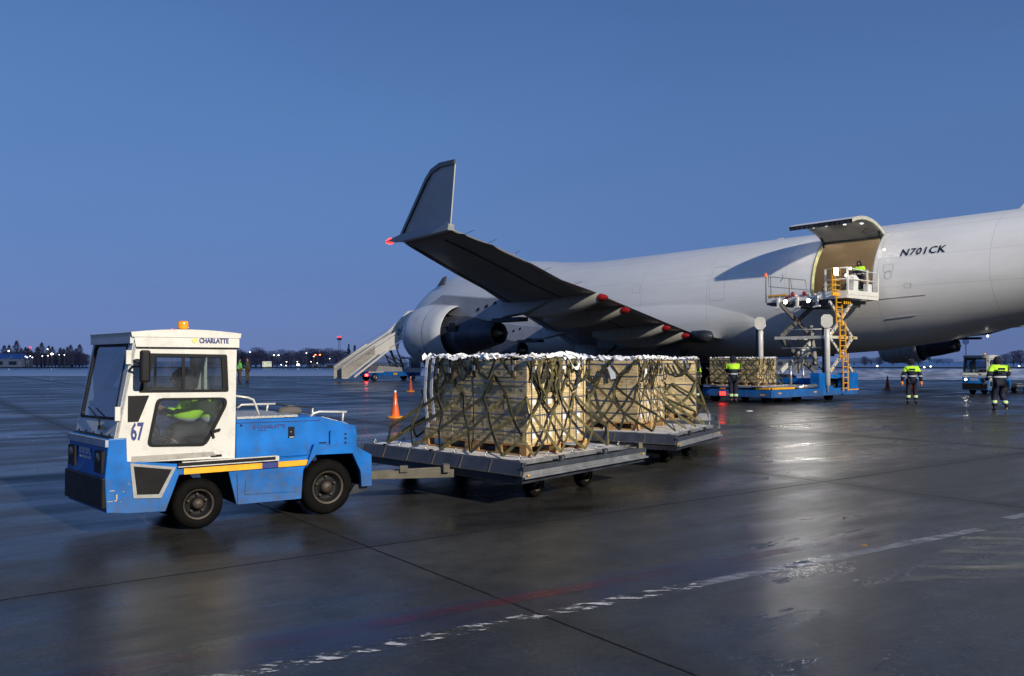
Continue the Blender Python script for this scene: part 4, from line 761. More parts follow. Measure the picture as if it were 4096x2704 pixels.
def cargo_net(F, sx0, sx1, sy0, sy1, zt, px0, px1, py0, py1, zb, label, seed=1, dense=1.):
    rnd_ = random.Random(seed); t = empty('cargo_net', F.w(0, 0), F.au, label, 'cargo net', 'olive webbing nets over the crates'); q = MB(F.sk); hk = MB(F.sk); o = .035
    def surf(side, a, h):     # a along side 0..1, h 0 top..1 bottom
        fl = max(0, (h - .42) / .58) ** 1.05
        x0 = sx0 - o; x1 = sx1 + o; y0 = sy0 - o; y1 = sy1 + o; z = zt + .015 - (zt - zb) * h
        X0 = x0 + (px0 - x0) * fl; X1 = x1 + (px1 - x1) * fl; Y0 = y0 + (py0 - y0) * fl; Y1 = y1 + (py1 - y1) * fl
        if side == 'x0': return Vector((X0, Y0 + (Y1 - Y0) * a, z))
        if side == 'x1': return Vector((X1, Y0 + (Y1 - Y0) * a, z))
        if side == 'y0': return Vector((X0 + (X1 - X0) * a, Y0, z))
        return Vector((X0 + (X1 - X0) * a, Y1, z))
    for side, n in (('y0', 4), ('x0', 5), ('x1', 5), ('y1', 4)):
        rows = 5; nd = {}
        for r in range(rows + 1):
            for c in range(n + 1):
                a = (c + (.5 if r % 2 else 0)) / n
                if r % 2 and c == n: continue
                j = 0 if r in (rows,) or c in (0, n) and r % 2 == 0 else 1
                nd[r, c] = (min(1, max(0, a + j * rnd_.uniform(-.035, .035))), min(1, max(0, r / rows + (0 if r in (0, rows) else rnd_.uniform(-.03, .03)))))
        def strap(p, q_, w_=.042, m_=0, push=0.):
            pts = []; K = 7
            for i in range(K + 1):
                s = i / K; v = surf(side, p[0] + (q_[0] - p[0]) * s, p[1] + (q_[1] - p[1]) * s); sg = math.sin(math.pi * s) * .005; v.z -= sg
                out = {'x0': Vector((-1, 0, 0)), 'x1': Vector((1, 0, 0)), 'y0': Vector((0, -1, 0)), 'y1': Vector((0, 1, 0))}[side]; v += out * (push + .004 * rnd_.random()); pts.append(v)
            d = pts[-1] - pts[0]; out = {'x0': Vector((-1, 0, 0)), 'x1': Vector((1, 0, 0)), 'y0': Vector((0, -1, 0)), 'y1': Vector((0, 1, 0))}[side]; sd = d.cross(out).normalized(); tw = rnd_.uniform(-.3, .3)
            q.ribbon(pts, w_, [(sd * math.cos(tw * s_ / K) + out * math.sin(tw * s_ / K)) for s_ in range(K + 1)], .005, m_)
        for (r, c), p in nd.items():
            if r == rows: continue
            for dc in ((0, 1) if r % 2 else (-1, 0)):
                k = (r + 1, c + dc)
                if k in nd and (r > 1 or rnd_.random() < (.5, .62)[r]): strap(p, nd[k], .044, 0 if rnd_.random() < .72 else 1, .004 if dc else 0)
        if side in ('x0', 'y0'):
            for r in range(1, 3):   # sagging bunched loops near the top
                for c in range(n):
                    if rnd_.random() < .42:
                        a0 = (c + rnd_.random() * .5) / n; a1 = min(1, a0 + rnd_.uniform(.6, 1.2) / n); h0 = rnd_.uniform(0, .12); pts = []
                        for i in range(9): s = i / 8; v = surf(side, a0 + (a1 - a0) * s, h0 + .22 * math.sin(math.pi * s) * rnd_.uniform(.8, 1.1)); v += Vector((-.03 if side == 'x0' else 0, -.03 if side == 'y0' else 0, 0)); pts.append(v)
                        q.ribbon(pts, .04, (0, 0, 1), .005, 1)
            for c in range(n - 1):   # hanging buckled tails
                a = (c + rnd_.uniform(.2, .9)) / (n - 1); a = min(.99, a); L = rnd_.uniform(.10, .30); pts = [surf(side, a, 0) + Vector((0, 0, .02)), surf(side, a, .02), surf(side, a + rnd_.uniform(-.01, .01), L * .5), surf(side, a + rnd_.uniform(-.015, .015), L)]
                ov_ = Vector((-.02, 0, 0)) if side == 'x0' else Vector((0, -.02, 0)); sd = (0, 1, 0) if side == 'x0' else (1, 0, 0); q.ribbon([p + ov_ for p in pts], .04, sd, .006, rnd_.choice((0, 1, 1)))
                p = pts[2] + ov_ * 1.6; hk.obox(p, (.004, .026, 0) if side == 'x0' else (.026, .004, 0), (.008, 0, 0) if side == 'x0' else (0, .008, 0), (0, 0, .035))
        for c in range(n + 1):   # hooks along the pallet edge
            p = surf(side, c / n, 1.0); hk.tube([p + Vector((0, 0, .03)), p + Vector((.02, 0, .0)), p + Vector((0, .01, -.03)), p + Vector((-.02, 0, -.01)), p + Vector((0, 0, .02))], .008, 6); hk.box(p.x - .035, p.x + .035, p.y - .025, p.y + .025, p.z - .045, p.z - .025)
    # messy bundle hanging at the near corner
    if dense:
        for k in range(7):
            x = sx0 + rnd_.uniform(.02, .75); y = sy0 - .05 - rnd_.random() * .03; z = zt; pts = [Vector((x, sy0 + .05, zt + .03)), Vector((x, y, zt + .01))]
            for i in range(5): z -= rnd_.uniform(.05, .15); x += rnd_.uniform(-.09, .09); pts.append(Vector((x, y - rnd_.random() * .03, z)))
            q.ribbon(pts, .042, (1, .2, 0), .005, rnd_.choice((0, 0, 1)))
    q.build('webbing', [khaki, khaki2], t); hk.build('tie_down_hook', steel, t)
def smooth(P, k=4):
    P = [Vector(p) for p in P]; out = []
    for i in range(len(P) - 1):
        a = P[max(0, i - 1)]; b = P[i]; c = P[i + 1]; d = P[min(len(P) - 1, i + 2)]
        for j in range(k): t = j / k; out.append(.5 * ((2 * b) + (c - a) * t + (2 * a - 5 * b + 4 * c - d) * t * t + (3 * b - a - 3 * c + d) * t ** 3))
    return out + [P[-1]]
def white_straps(F, x0, x1, y0, y1, z, label, seed=1, n=40, hang=True):
    rnd_ = random.Random(seed); t = empty('white_strapping', F.w(0, 0), F.au, label, 'straps', 'white webbing heaped on the crates'); q = MB(F.sk)
    for k in range(n):
        e = rnd_.random(); L = rnd_.uniform(.35, .9); dirx = rnd_.random() < .5
        if e < .45: x = rnd_.uniform(x0, x1 - .2); y = y0 + rnd_.uniform(-.02, .12); dirx = True
        elif e < .85: x = x0 + rnd_.uniform(-.02, .12); y = rnd_.uniform(y0, y1 - .2); dirx = False
        else: x = rnd_.uniform(x0, x1); y = rnd_.uniform(y0, y1)
        pts = []; sd = []; zz = z + .012; 
        for i in range(11):
            s = i / 10; a = x + (L * s if dirx else .04 * math.sin(s * 9 + k)); b = y + (L * s if not dirx else .04 * math.sin(s * 9 + k)); a = min(a, x1); b = min(b, y1)
            pts.append(Vector((a, b, zz + .008 + abs(math.sin(s * math.pi * rnd_.choice((2, 2, 3)) + k)) * rnd_.uniform(.025, .07)))); tw = rnd_.uniform(-.5, .9) + (.6 if i in (4, 5) else 0); sd.append(Vector((0 if dirx else math.cos(tw), math.cos(tw) if dirx else 0, math.sin(tw))))
        q.ribbon(pts, .055, sd, .004)
    if hang:
        for y, L in ((y1 - .08, .95), (y1 - .22, .85)):
            q.ribbon([(x0 + .15, y, z + .03), (x0 - .02, y, z + .045), (x0 - .05, y + .005, z - .1), (x0 - .055, y + .03, z - L * .5), (x0 - .05, y - .04, z - L)], .055, (0, 1, 0), .004)
        q.ribbon(smooth([(x0 + .62, y0 + .1, z + .05), (x0 + .76, y0 - .02, z + .10), (x0 + .86, y0 - .07, z + .03), (x0 + .92, y0 - .09, z - .07), (x0 + 1.02, y0 - .08, z - .11), (x0 + 1.10, y0 - .06, z - .02), (x0 + 1.06, y0 - .03, z + .08), (x0 + .90, y0 + .02, z + .11)]), .05, (.2, .5, .6), .004)
    q.build('strap', webw, t)
F1 = Fr((.13, 9.93), 51.5, 134.5); F2 = Fr((2.68, 13.67), 60, 148); F3 = Fr((4.15, 16.95), 77, 167)
WH = [(.8, .5), (1.95, .5), (.8, 3.1), (1.95, 3.1)]
specs = [(F1, 2.9, 3.35, .53, .40, 2.35, 3.05, 'nearest stack', 'nearest dolly', WH), (F2, 2.45, 3.35, .50, .90, 2.3, 3.05, 'middle stack', 'middle dolly of the train', WH), (F3, 2.45, 3.35, .30, .456, 2.3, 3.05, 'third stack', 'farthest dolly of the train', WH)]
c0 = None
for i, (F, Lx, Ly, ou, ov, pxw, pyw, nm, dn, wh) in enumerate(specs):
    d = dolly(F, Lx, Ly, 'low dark flat pallet dolly, ' + dn + ', carrying netted crates', wh)
    t = empty('aircraft_pallet', F.w(.12, .15, .505), F.au, f'thin grey aluminium cargo pallet lying on the {dn}', 'air pallet', 'aluminium pallets on the dollies'); q = MB(F.sk)
    q.box(0, pxw + .02, 0, pyw + .05, 0, .045); q.build('sheet', alu, t, bevel=.006); q = MB(F.sk); q.box(-.012, pxw + .032, -.012, -.001, -.002, .05); q.box(-.012, -.001, -.001, pyw + .05, -.002, .05); q.build('edge_rail', steel, t)
    zb = .69
    for k, (a, b) in enumerate(((ov - .02, ov + 1.0), (ov + 1.03, ov + 2.05))): wooden_pallet(F, ou - .02, ou + 1.36, a, b, .552, f'{"near" if k == 0 else "far"} wooden pallet beneath the {nm} of crates')
    z0 = .69; proto = stack(F, ou, ov, z0, 4, 10, 5, nm, sz=.2145 if i == 0 else .2145)
    strapping(F, ou, ov, z0, 4, 10, 5, f'blue-grey steel bands wrapped around the {nm} of crates', sz=.2145)
    zt = z0 + 5 * .2145
    cargo_net(F, ou, ou + 1.34, ov, ov + 2.035, zt + .01, .16, pxw + .08, .19, pyw + .13, .57, f'khaki webbing cargo net draped over the {nm} and hooked to its pallet', 11 + i)
    white_straps(F, ou, ou + 1.34, ov, ov + 2.03, zt, f'white webbing straps heaped along the top of the {nm}', 3 + i, 46, hang=(i == 0))
    if i == 0: drawbar(d, F, (-1.98, 10.48), (-.74, 10.72))
    elif i == 1: drawbar(d, F, (1.0, 12.9), (2.1, 13.6))
    else: drawbar(d, F, (3.0, 16.4), (3.6, 17.0))
q = MB(F2.sk)
t = empty('paper_tag', F2.w(0, 0), F2.au, 'pair of white document pouches hanging on the middle stack', 'paper tag')
for x, y in ((-.0, .5), (.25, -.05)):
    ax = (0, 1, 0) if y > 0 else (1, 0, 0); b = Vector((.50 - .06, .9 + y, 1.66)) if y > 0 else Vector((.5 + x, .9 - .07, 1.62)); q.ribbon([b, b + Vector((0, -.05 if y > 0 else 0, -.08)), b + Vector((-.01, -.08 if y > 0 else .04, -.22))], .10, ax, .003)
q.build('sheet', paper, t)
# ---------------------------------------------------------------- cargo aircraft. local x aft, y to its right, z up
AO = Vector((17.43, 44, 0)); AA = R(-50.5)
AM = Matrix.Translation(AO) @ Matrix.Rotation(AA, 4, 'Z')
air = empty('cargo_aircraft', AO, AA, 'huge white four-engined cargo jet with open side door and upturned wingtip', 'aircraft')
def skin_mat():
    m = bpy.data.materials.new('aircraft_skin'); m.use_nodes = True; t = m.node_tree; b = t.nodes['Principled BSDF']; L = t.links.new; b.inputs['Roughness'].default_value = .34
    tc = nn('ShaderNodeTexCoord', t); sp_ = nn('ShaderNodeSeparateXYZ', t); L(tc.outputs['Object'], sp_.inputs[0])
    def lines(sock, per, w_, off=0):
        a = nn('ShaderNodeMath', t, operation='ADD'); a.inputs[1].default_value = 500 + off; L(sock, a.inputs[0]); d = nn('ShaderNodeMath', t, operation='DIVIDE'); d.inputs[1].default_value = per; L(a.outputs[0], d.inputs[0])
        f = nn('ShaderNodeMath', t, operation='FRACT'); L(d.outputs[0], f.inputs[0]); g = nn('ShaderNodeMath', t, operation='LESS_THAN'); g.inputs[1].default_value = w_ / per; L(f.outputs[0], g.inputs[0]); return g.outputs[0]
    mxx = nn('ShaderNodeMath', t, operation='MAXIMUM'); L(lines(sp_.outputs['X'], 4.9, .022, 1.3), mxx.inputs[0]); L(lines(sp_.outputs['Z'], 1.37, .014, .35), mxx.inputs[1])
    n = nn('ShaderNodeTexNoise', t); n.inputs['Scale'].default_value = .5; n.inputs['Detail'].default_value = 8; n.inputs['Roughness'].default_value = .7; mp = nn('ShaderNodeMapping', t); mp.inputs['Scale'].default_value = (.35, 1, 2.2); L(tc.outputs['Object'], mp.inputs[0]); L(mp.outputs[0], n.inputs['Vector'])
    r = nn('ShaderNodeValToRGB', t); r.color_ramp.elements[0].position = .3; r.color_ramp.elements[1].position = .7; r.color_ramp.elements[0].color = (.74, .73, .70, 1); r.color_ramp.elements[1].color = (.86, .85, .82, 1); L(n.outputs['Fac'], r.inputs[0])
    x = nn('ShaderNodeMix', t, data_type='RGBA'); k = nn('ShaderNodeMath', t, operation='MULTIPLY'); k.inputs[1].default_value = .34; L(mxx.outputs[0], k.inputs[0]); L(k.outputs[0], x.inputs[0]); L(r.outputs[0], x.inputs[6]); x.inputs[7].default_value = (.16, .155, .15, 1); L(x.outputs[2], b.inputs['Base Color'])
    return m
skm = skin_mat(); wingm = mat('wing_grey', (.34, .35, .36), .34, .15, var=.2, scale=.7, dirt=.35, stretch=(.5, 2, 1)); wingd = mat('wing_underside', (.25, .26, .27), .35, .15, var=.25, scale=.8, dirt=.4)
nacm = mat('nacelle_paint', (.55, .57, .60), .30, .1, var=.1, scale=.9, dirt=.2); hotm = mat('core_metal', (.065, .07, .09), .42, .5, var=.3, scale=2, dirt=.3); darkin = mat('duct_dark', (.01, .01, .012), .6)
liner = mat('hold_liner', (.46, .39, .30), .75, var=.1, scale=.6); gear = mat('gear_grey', (.10, .10, .11), .6)
RR = 3.25; ZC = 5.3
def lerp(t_, x):
    for (a, b), (c, d) in zip(t_, t_[1:]):
        if x <= c: return b + (d - b) * max(0, (x - a) / (c - a))
    return t_[-1][1]
TOP = [(-41.8, 4.6), (-41.2, 5.2), (-39.8, 6.15), (-37.8, 7.5), (-35.5, 8.6), (-32, 9.35), (-27, 9.5), (-23.5, 9.15), (-20, 8.72), (-17, 8.57), (-14, 8.55), (18, 8.55), (27, 8.35)]
BOT = [(-41.8, 4.5), (-41.2, 3.75), (-39.8, 3.0), (-37, 2.3), (-33.5, 2.06), (-2, 2.05), (2, 2.28), (5, 2.7), (8, 3.27), (12, 4.17), (17, 5.3)]
WID = [(-41.8, .05), (-41.2, .9), (-39.8, 1.75), (-37, 2.7), (-33.5, 3.15), (-30, RR), (6, RR), (14, 3.05), (20, 2.55), (27, 1.7)]
xs = [-41.8, -41.5, -41.2, -40.5, -39.8, -38.8, -37.8, -36.5, -35, -33, -31, -29, -27, -25, -23, -21, -19, -17, -15, -12, -9, -6, -4, -2, -1, 0.05, 1.1, 2.15, 3.15, 4, 5, 6, 7, 8, 9, 10, 11.5]
# angles: theta from +y axis counter-clockwise toward top; left side is theta=pi. Door from zsill to hinge
t_s = math.pi + math.asin((ZC - 5.02) / RR); t_h = math.pi - math.asin((7.88 - ZC) / RR)
n1 = 14; ths = [t_h + (t_s - t_h) * i / n1 for i in range(n1 + 1)] + [t_s + (2 * math.pi + t_h - t_s) * i / 52 for i in range(1, 52)]
def zcen(x):
    m_ = (lerp(TOP, x) + lerp(BOT, x)) / 2; f = min(1, (x - 3) / 8) if x >= 3 else (min(1, (-33 - x) / 6) if x < -33 else 0)
    return ZC * (1 - f) + m_ * f
def sect(x, th, k=1.):
    tp = lerp(TOP, x); bt = lerp(BOT, x); wd = lerp(WID, x); c = math.cos(th); s = math.sin(th); zc = zcen(x)
    z = zc + (s * (tp - zc) if s > 0 else s * (zc - bt)) * k; y = c * wd * k
    h = max(0, tp - 8.55)
    if s > 0 and h: y *= 1 - .30 * h * s * s * .6
    return (x, y, z)
q = MB(); P = [[sect(x, th) for th in ths] for x in xs]; i0 = xs.index(0.05); i1 = xs.index(3.15)
q.grid(P, closed=True, skip=lambda i, j: i0 <= i < i1 and j < n1); q.add([P[-1][j] for j in range(len(ths))], [tuple(range(len(ths)))]); fus = q.build('fuselage', skm, air, recalc=False)
# hold interior
q = MB()
def hp(x, a): return (x, 3.02 * math.cos(a), ZC + 3.02 * math.sin(a))
q.grid([[hp(x, a) for a in [R(-5.5) + (t_h - .03 + R(5.5)) * i / 26 for i in range(27)]] for x in (-7, -3, 0, 3, 6)], smooth=True)
for xe in (-7, 6):
    pts = [hp(xe, R(-5.5) + (math.pi + R(11)) * i / 26) for i in range(27)]; q.add(pts, [tuple(range(27))])
for xa, xb in ((-7, .0), (3.2, 6)): q.grid([[hp(x, t_h - .03 + (math.pi + R(5.5) - t_h + .03) * i / 8) for i in range(9)] for x in (xa, xb)])
q.build('hold_liner', liner, fus)
q = MB(); q.box(-6.9, 5.9, -3.0, 3.0, 4.93, 5.0); q.build('hold_floor', mat('hold_floor_metal', (.22, .22, .23), .4, .4, dirt=.4), fus)
q = MB(); jm = .10
for xe in (.05, 3.15): q.grid([[(xe, (RR - d) * math.cos(a), ZC + (RR - d) * math.sin(a)) for d in (-.012, .23)] for a in [t_h + (t_s - t_h) * i / 14 for i in range(15)]])
q.grid([[(x, (RR - d) * math.cos(t_s), ZC + (RR - d) * math.sin(t_s)) for d in (-.012, .26)] for x in (.05, 3.15)]); q.grid([[(x, (RR - d) * math.cos(t_h), ZC + (RR - d) * math.sin(t_h)) for d in (-.012, .26)] for x in (.05, 3.15)])
q.build('door_frame', mat('primer_green', (.45, .47, .25), .6, var=.2), fus)
for a_, b_ in ((-.02, .05), (3.15, 3.21)): q = MB(); q.grid([[(x, (RR + .012) * math.cos(a), ZC + (RR + .012) * math.sin(a)) for x in (a_, b_)] for a in [t_h + (t_s - t_h) * i / 14 for i in range(15)]]); q.build('door_seal', mat('seal_grey', (.20, .20, .19), .6), fus)
# main cargo door, swung up about its hinge
Hy = RR * math.cos(t_h); Hz = ZC + RR * math.sin(t_h); rot = R(-73)
def dp_(x, a, d):
    y = (RR - d) * math.cos(a) - Hy; z = ZC + (RR - d) * math.sin(a) - Hz; c = math.cos(-rot); s = math.sin(-rot)
    return (x, Hy + y * math.cos(rot) - z * math.sin(rot), Hz + .04 + y * math.sin(rot) + z * math.cos(rot))
aa = [t_h + .01 + (t_s - t_h) * i / 16 for i in range(17)]
q = MB(); q.grid([[dp_(x, a, 0) for x in (-.02, 1.0, 2.1, 3.22)] for a in aa]); door = q.build('cargo_door', skm, air)
q = MB(); q.grid([[dp_(x, a, .17) for x in (.12, 1.0, 2.1, 3.08)] for a in aa]); q.build('door_lining', mat('door_lining', (.30, .29, .29), .6, var=.15, scale=1.5), door)
q = MB()
for x0_, x1_ in ((-.02, .12), (3.08, 3.22)):
    for i in range(16):
        a, b = aa[i], aa[i + 1]; q.add([dp_(x0_, a, .004), dp_(x0_, b, .004), dp_(x0_, b, .17), dp_(x0_, a, .17)], [(0, 1, 2, 3)]); q.add([dp_(x1_, a, .004), dp_(x1_, b, .004), dp_(x1_, b, .17), dp_(x1_, a, .17)], [(0, 1, 2, 3)]); q.add([dp_(x0_, a, .172), dp_(x0_, b, .172), dp_(x1_, b, .172), dp_(x1_, a, .172)], [(0, 1, 2, 3)])
q.build('door_rib', mat('door_edge_cream', (.50, .49, .40), .5), door)
q = MB(); a = aa[-1]; q.add([dp_(-.02, a, .004), dp_(3.22, a, .004), dp_(3.22, a, .2), dp_(-.02, a, .2)], [(0, 1, 2, 3)])
for k in range(12): x = .1 + k * .26; q.obox(dp_(x + .05, a + .01, .13), (.06, 0, 0), (0, .05, 0), (0, 0, .06))
q.build('latch_edge', darkst, door)
q = MB()
for x, i in ((.45, 9), (1.15, 9), (2.0, 8), (2.75, 7)):
    p = Vector(dp_(x, aa[i], .175)); pc = Vector(dp_(x, aa[i], .3)); q.disc(p + (pc - p) * .2, pc - p, .075, 14)
q.build('door_lamp', emis('door_lamp', (1, .98, .9), 3), door)
q = MB(); q.bar(dp_(.1, aa[2], .1), (.1, Hy - .1, Hz - .35), .09, .12); q.bar(dp_(3.1, aa[2], .1), (3.1, Hy - .1, Hz - .35), .09, .12); q.box(.05, 3.15, Hy - .08, Hy + .2, Hz - .16, Hz - .06); q.tube([dp_(2.75, aa[4], .2), dp_(2.5, aa[4], .35), dp_(2.6, aa[2], .35), dp_(2.95, aa[2], .25)], .025, 6); q.build('hinge_arm', darkst, door)
# registration
def onskin(x, z, d=.012):
    zc = zcen(x); r = (lerp(TOP, x) - zc) if z > zc else (zc - lerp(BOT, x)); return (x, -lerp(WID, x) * math.sqrt(max(.01, 1 - ((z - zc) / r) ** 2)) - d, z)
text('registration', 'N701CK', .46, lambda a, b: onskin(4.38 + a * 1.12, 6.60 + b, .025), mat('registration_navy', (.012, .014, .03), .5), fus, shear=.12, bold=.008, sub=2, space=1.12)
q = MB()
for x, z, s_ in ((3.55, 7.0, .045), (7.1, 2.75, .05)): q.disc(onskin(x, max(z, 2.9), .02), (0, -1, 0), s_, 12)
q.build('skin_lamp', emis('skin_lamp', (1, .97, .9), 6), fus)
q = MB()
def hatch(x0, x1, z0, z1):
    for a, b in (((x0, z0), (x1, z0)), ((x0, z1), (x1, z1))): q.bar(onskin(*a, .004), onskin(*b, .004), .011, .010)
    for x in (x0, x1):
        for k in range(5): za = z0 + (z1 - z0) * k / 5; zb = z0 + (z1 - z0) * (k + 1) / 5; q.bar(onskin(x, za, .004), onskin(x, zb, .004), .011, .010)
hatch(3.7, 4.15, 5.9, 6.25); hatch(-6.2, -5.2, 5.1, 7.0); hatch(-12.0, -11.4, 5.9, 6.4); hatch(-17.5, -16.4, 5.2, 7.0); hatch(4.7, 5.0, 5.1, 5.3)
q.build('hatch_seam', mat('seam_grey', (.42, .42, .41), .6), fus)
# circular drain ring, strakes, antenna blades
q = MB()
for k in range(20): a0 = 2 * math.pi * k / 20; a1 = 2 * math.pi * (k + 1) / 20; q.bar(onskin(3.95 + .16 * math.cos(a0), 5.75 + .2 * math.sin(a0)), onskin(3.95 + .16 * math.cos(a1), 5.75 + .2 * math.sin(a1)), .012, .012)
for a, b, z in ((2.6, 5.6, 4.62), (3.6, 5.0, 3.75)): q.bar(onskin(a, z), onskin(b, z + .12), .03, .03)
q.build('skin_strake', mat('strake_grey', (.36, .36, .35), .4), fus)
q = MB(); q.prism([(8.3, 8.5), (8.95, 8.5), (9.1, 8.98), (8.75, 8.98)], -.03, .03); q.prism([(-28.4, 9.5), (-27.3, 9.5), (-27.2, 10.15), (-27.6, 10.15)], -.04, .04); q.prism([(-4, 8.5), (-3.6, 8.5), (-3.6, 8.64), (-3.9, 8.64)], -.04, .04); q.build('antenna_blade', white, fus)
q = MB(); q.prism([(-33.9, 7.85), (-33.0, 7.95), (-32.7, 8.6), (-33.1, 8.5)], -2.6, -2.4); q.build('probe_panel', gear, fus)
# cockpit glazing and crew door
# belly fairing
q = MB(); FX = [(-24, 0), (-22, .5), (-19, .9), (-15, 1), (-9, 1), (-6.5, .93), (-4, .62), (-2, .25), (-.6, 0)]
def fair(x, k, u):    # upper limit climbs from keel to z~5 with k
    zt = 2.1 + 2.95 * k ** .6 if k else 2.0; a0 = math.asin(max(-1, min(0, (zt - ZC) / RR))); a = math.pi - a0 + ( -2 * (math.pi / 2 + a0)) * 0 + (math.pi + 2 * a0) * u
    bul = .05 + .22 * k * math.sin(math.pi * min(.5, u * 4)) ; return (x, (RR + bul) * math.cos(a), ZC + (RR + .04 + .06 * k) * math.sin(a))
q = MB(); q.grid([[fair(x, k, j / 24) for j in range(25)] for x, k in FX]); q.build('wing_body_fairing', skm, fus)
# ---- wings
ST = [(2.6, -18.4, -5.9, 3.0, 1.35), (6.66, -14.6, -4.6, 3.16, 1.05), (11.15, -10.9, -2.45, 3.46, .80), (16.66, -6.3, .25, 3.84, .60), (20.8, -2.85, 2.35, 4.13, .46), (23.5, -.55, 3.5, 4.32, .40), (26.0, 1.35, 5.0, 4.50, .34), (28.44, 3.35, 6.35, 4.66, .29), (29.7, 4.35, 6.85, 4.76, .22), (30.25, 4.80, 7.02, 4.84, .12)]
AF = [(0, 0), (.02, .28), (.08, .62), (.2, .92), (.35, 1.0), (.55, .85), (.75, .52), (.9, .22), (1, .02)]
def wing_mesh(sg, name):
    q = MB(); P = []
    for l, a, b, z, t_ in ST:
        c = b - a; row = [(a + c * u, sg * l, z + t_ * .62 * f) for u, f in AF] + [(a + c * u, sg * l, z - t_ * .38 * f * (1 - .25 * u)) for u, f in reversed(AF[1:-1])]; P.append(row)
    nA = len(AF) - 1
    q.grid(P, closed=True); 
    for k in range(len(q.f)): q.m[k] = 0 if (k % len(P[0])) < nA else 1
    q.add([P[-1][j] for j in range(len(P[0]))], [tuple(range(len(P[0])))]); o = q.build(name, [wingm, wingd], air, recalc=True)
    # leading edge strip, aileron / flap seams on the underside
    s_ = MB()
    for (l, a, b, z, t_), (l2, a2, b2, z2, t2) in zip(ST[1:-2], ST[2:-1]):
        for u in (.12, .68): 
            f = lerp(AF, u); p = Vector((a + (b - a) * u, sg * l, z - t_ * .38 * f * (1 - .25 * u) - .012)); p2 = Vector((a2 + (b2 - a2) * u, sg * l2, z2 - t2 * .38 * f * (1 - .25 * u) - .012)); s_.bar(p, p2, .05, .01)
    s_.build('panel_seam', darkin, o)
    s_ = MB(); 
    for i in range(4, 9):
        l, a, b, z, t_ = ST[i]; l2, a2, b2, z2, t2 = ST[i + 1]; f = .45
        s_.add([(a - .02, sg * l, z), (a2 - .02, sg * l2, z2), (a2 + (b2 - a2) * .06, sg * l2, z2 - t2 * .22 - .015), (a + (b - a) * .06, sg * l, z - t_ * .22 - .015)], [(0, 1, 2, 3)])
    s_.build('slat', mat('slat_metal', (.55, .56, .58), .25, .6, var=.3, scale=1.2), o, recalc=False)
    s_ = MB()
    for l_ in (22.4, 24.9, 27.2, 28.6, 29.6):
        zz = lerp([(s[0], s[3]) for s in ST], l_); xb = lerp([(s[0], s[2]) for s in ST], l_); s_.tube([(xb - .1, sg * l_, zz + .02), (xb + .28, sg * l_, zz + .08)], .006, 5)
    s_.build('static_wick', darkst, o)
    return o
wl_ = wing_mesh(-1, 'wing'); wr_ = wing_mesh(1, 'wing')
def winglet(sg, parent):
    mm = mat('winglet_grey', (.74, .75, .77), .4, var=.08, scale=1); q = MB()
    pts = [(4.95, 30.22, 4.90), (7.02, 30.2, 4.86), (8.02, 30.78, 6.10), (7.45, 30.78, 6.13), (7.05, 30.74, 6.06), (6.72, 30.68, 5.90)]
    f = [(x, sg * y, z) for x, y, z in pts]; b = [(x, sg * (y + .03), z) for x, y, z in pts]; n = len(pts)
    q.add(f + b, [tuple(range(n)), tuple(range(2 * n - 1, n - 1, -1))] + [(i, (i + 1) % n, (i + 1) % n + n, i + n) for i in range(n)]); o = q.build('winglet', mm, parent)
    q = MB(); g = lambda p, dy: (p[0], sg * (p[1] + dy), p[2]); e = [pts[0], pts[5], pts[4], pts[3], pts[2]]
    for a, b_ in zip(e, e[1:]): q.bar(g(a, .03), g(b_, .03), .05, .10)
    q.bar((4.95, sg * 30.17, 4.96), (7.03, sg * 30.2, 5.06), .03, .22); q.build('winglet_edge', mat('winglet_edge', (.11, .11, .12), .35, .4), o)
    q = MB(); q.prism([(4.2, 4.80), (5.0, 4.92), (7.05, 4.92), (7.02, 4.78), (5.0, 4.74)], sg * 30.12, sg * 30.30); q.build('tip_fairing', wingm, o)
    q = MB(); q.lathe((4.28, sg * 30.2, 4.82), (1, 0, 0), [(-.14, .01), (-.11, .04), (-.02, .065), (.08, .08)], 10); q.build('navigation_light', emis('nav_red', (1, .03, .02), 6) if sg < 0 else glassm, o)
winglet(-1, wl_); winglet(1, wr_)
for l, xt, zt in ((20.6, 2.75, 3.93), (17.4, .85, 3.70), (11.6, -2.0, 3.24), (8.3, -3.55, 3.0)):
    for sg, par in ((-1, wl_),):
        prof = [(-5.0, .02), (-4.6, .16), (-3.6, .34), (-2.4, .42), (-1.2, .31), (-.36, .13)]; q = MB(); o_v = len(q.v)
        q.lathe((xt, sg * l, zt), (1, 0, .0), prof, 16); q.v = [(x, sg * l + (y - sg * l) * .8, zt + .02 + (z - zt) * 1.15 - .055 * max(0, (xt - x) - .5) * (1 if z < zt else .2)) for x, y, z in q.v]; o = q.build('flap_track_fairing', mat('fairing_cream', (.48, .47, .42), .42, var=.08, dirt=.2), par)
        q = MB(); q.lathe((xt, sg * l, zt + .02), (1, 0, 0), [(-.36, .135), (-.24, .128), (-.08, .08), (0, .02)], 16); q.build('red_tip', red, o)
q = MB(); q.lathe((-3.3, -7.6, 2.98), (1, 0, 0), [(-.8, .1), (-.6, .30), (.1, .32), (.45, .26), (.6, .05)], 12); q.build('flap_jack_fairing', darkst, wl_)
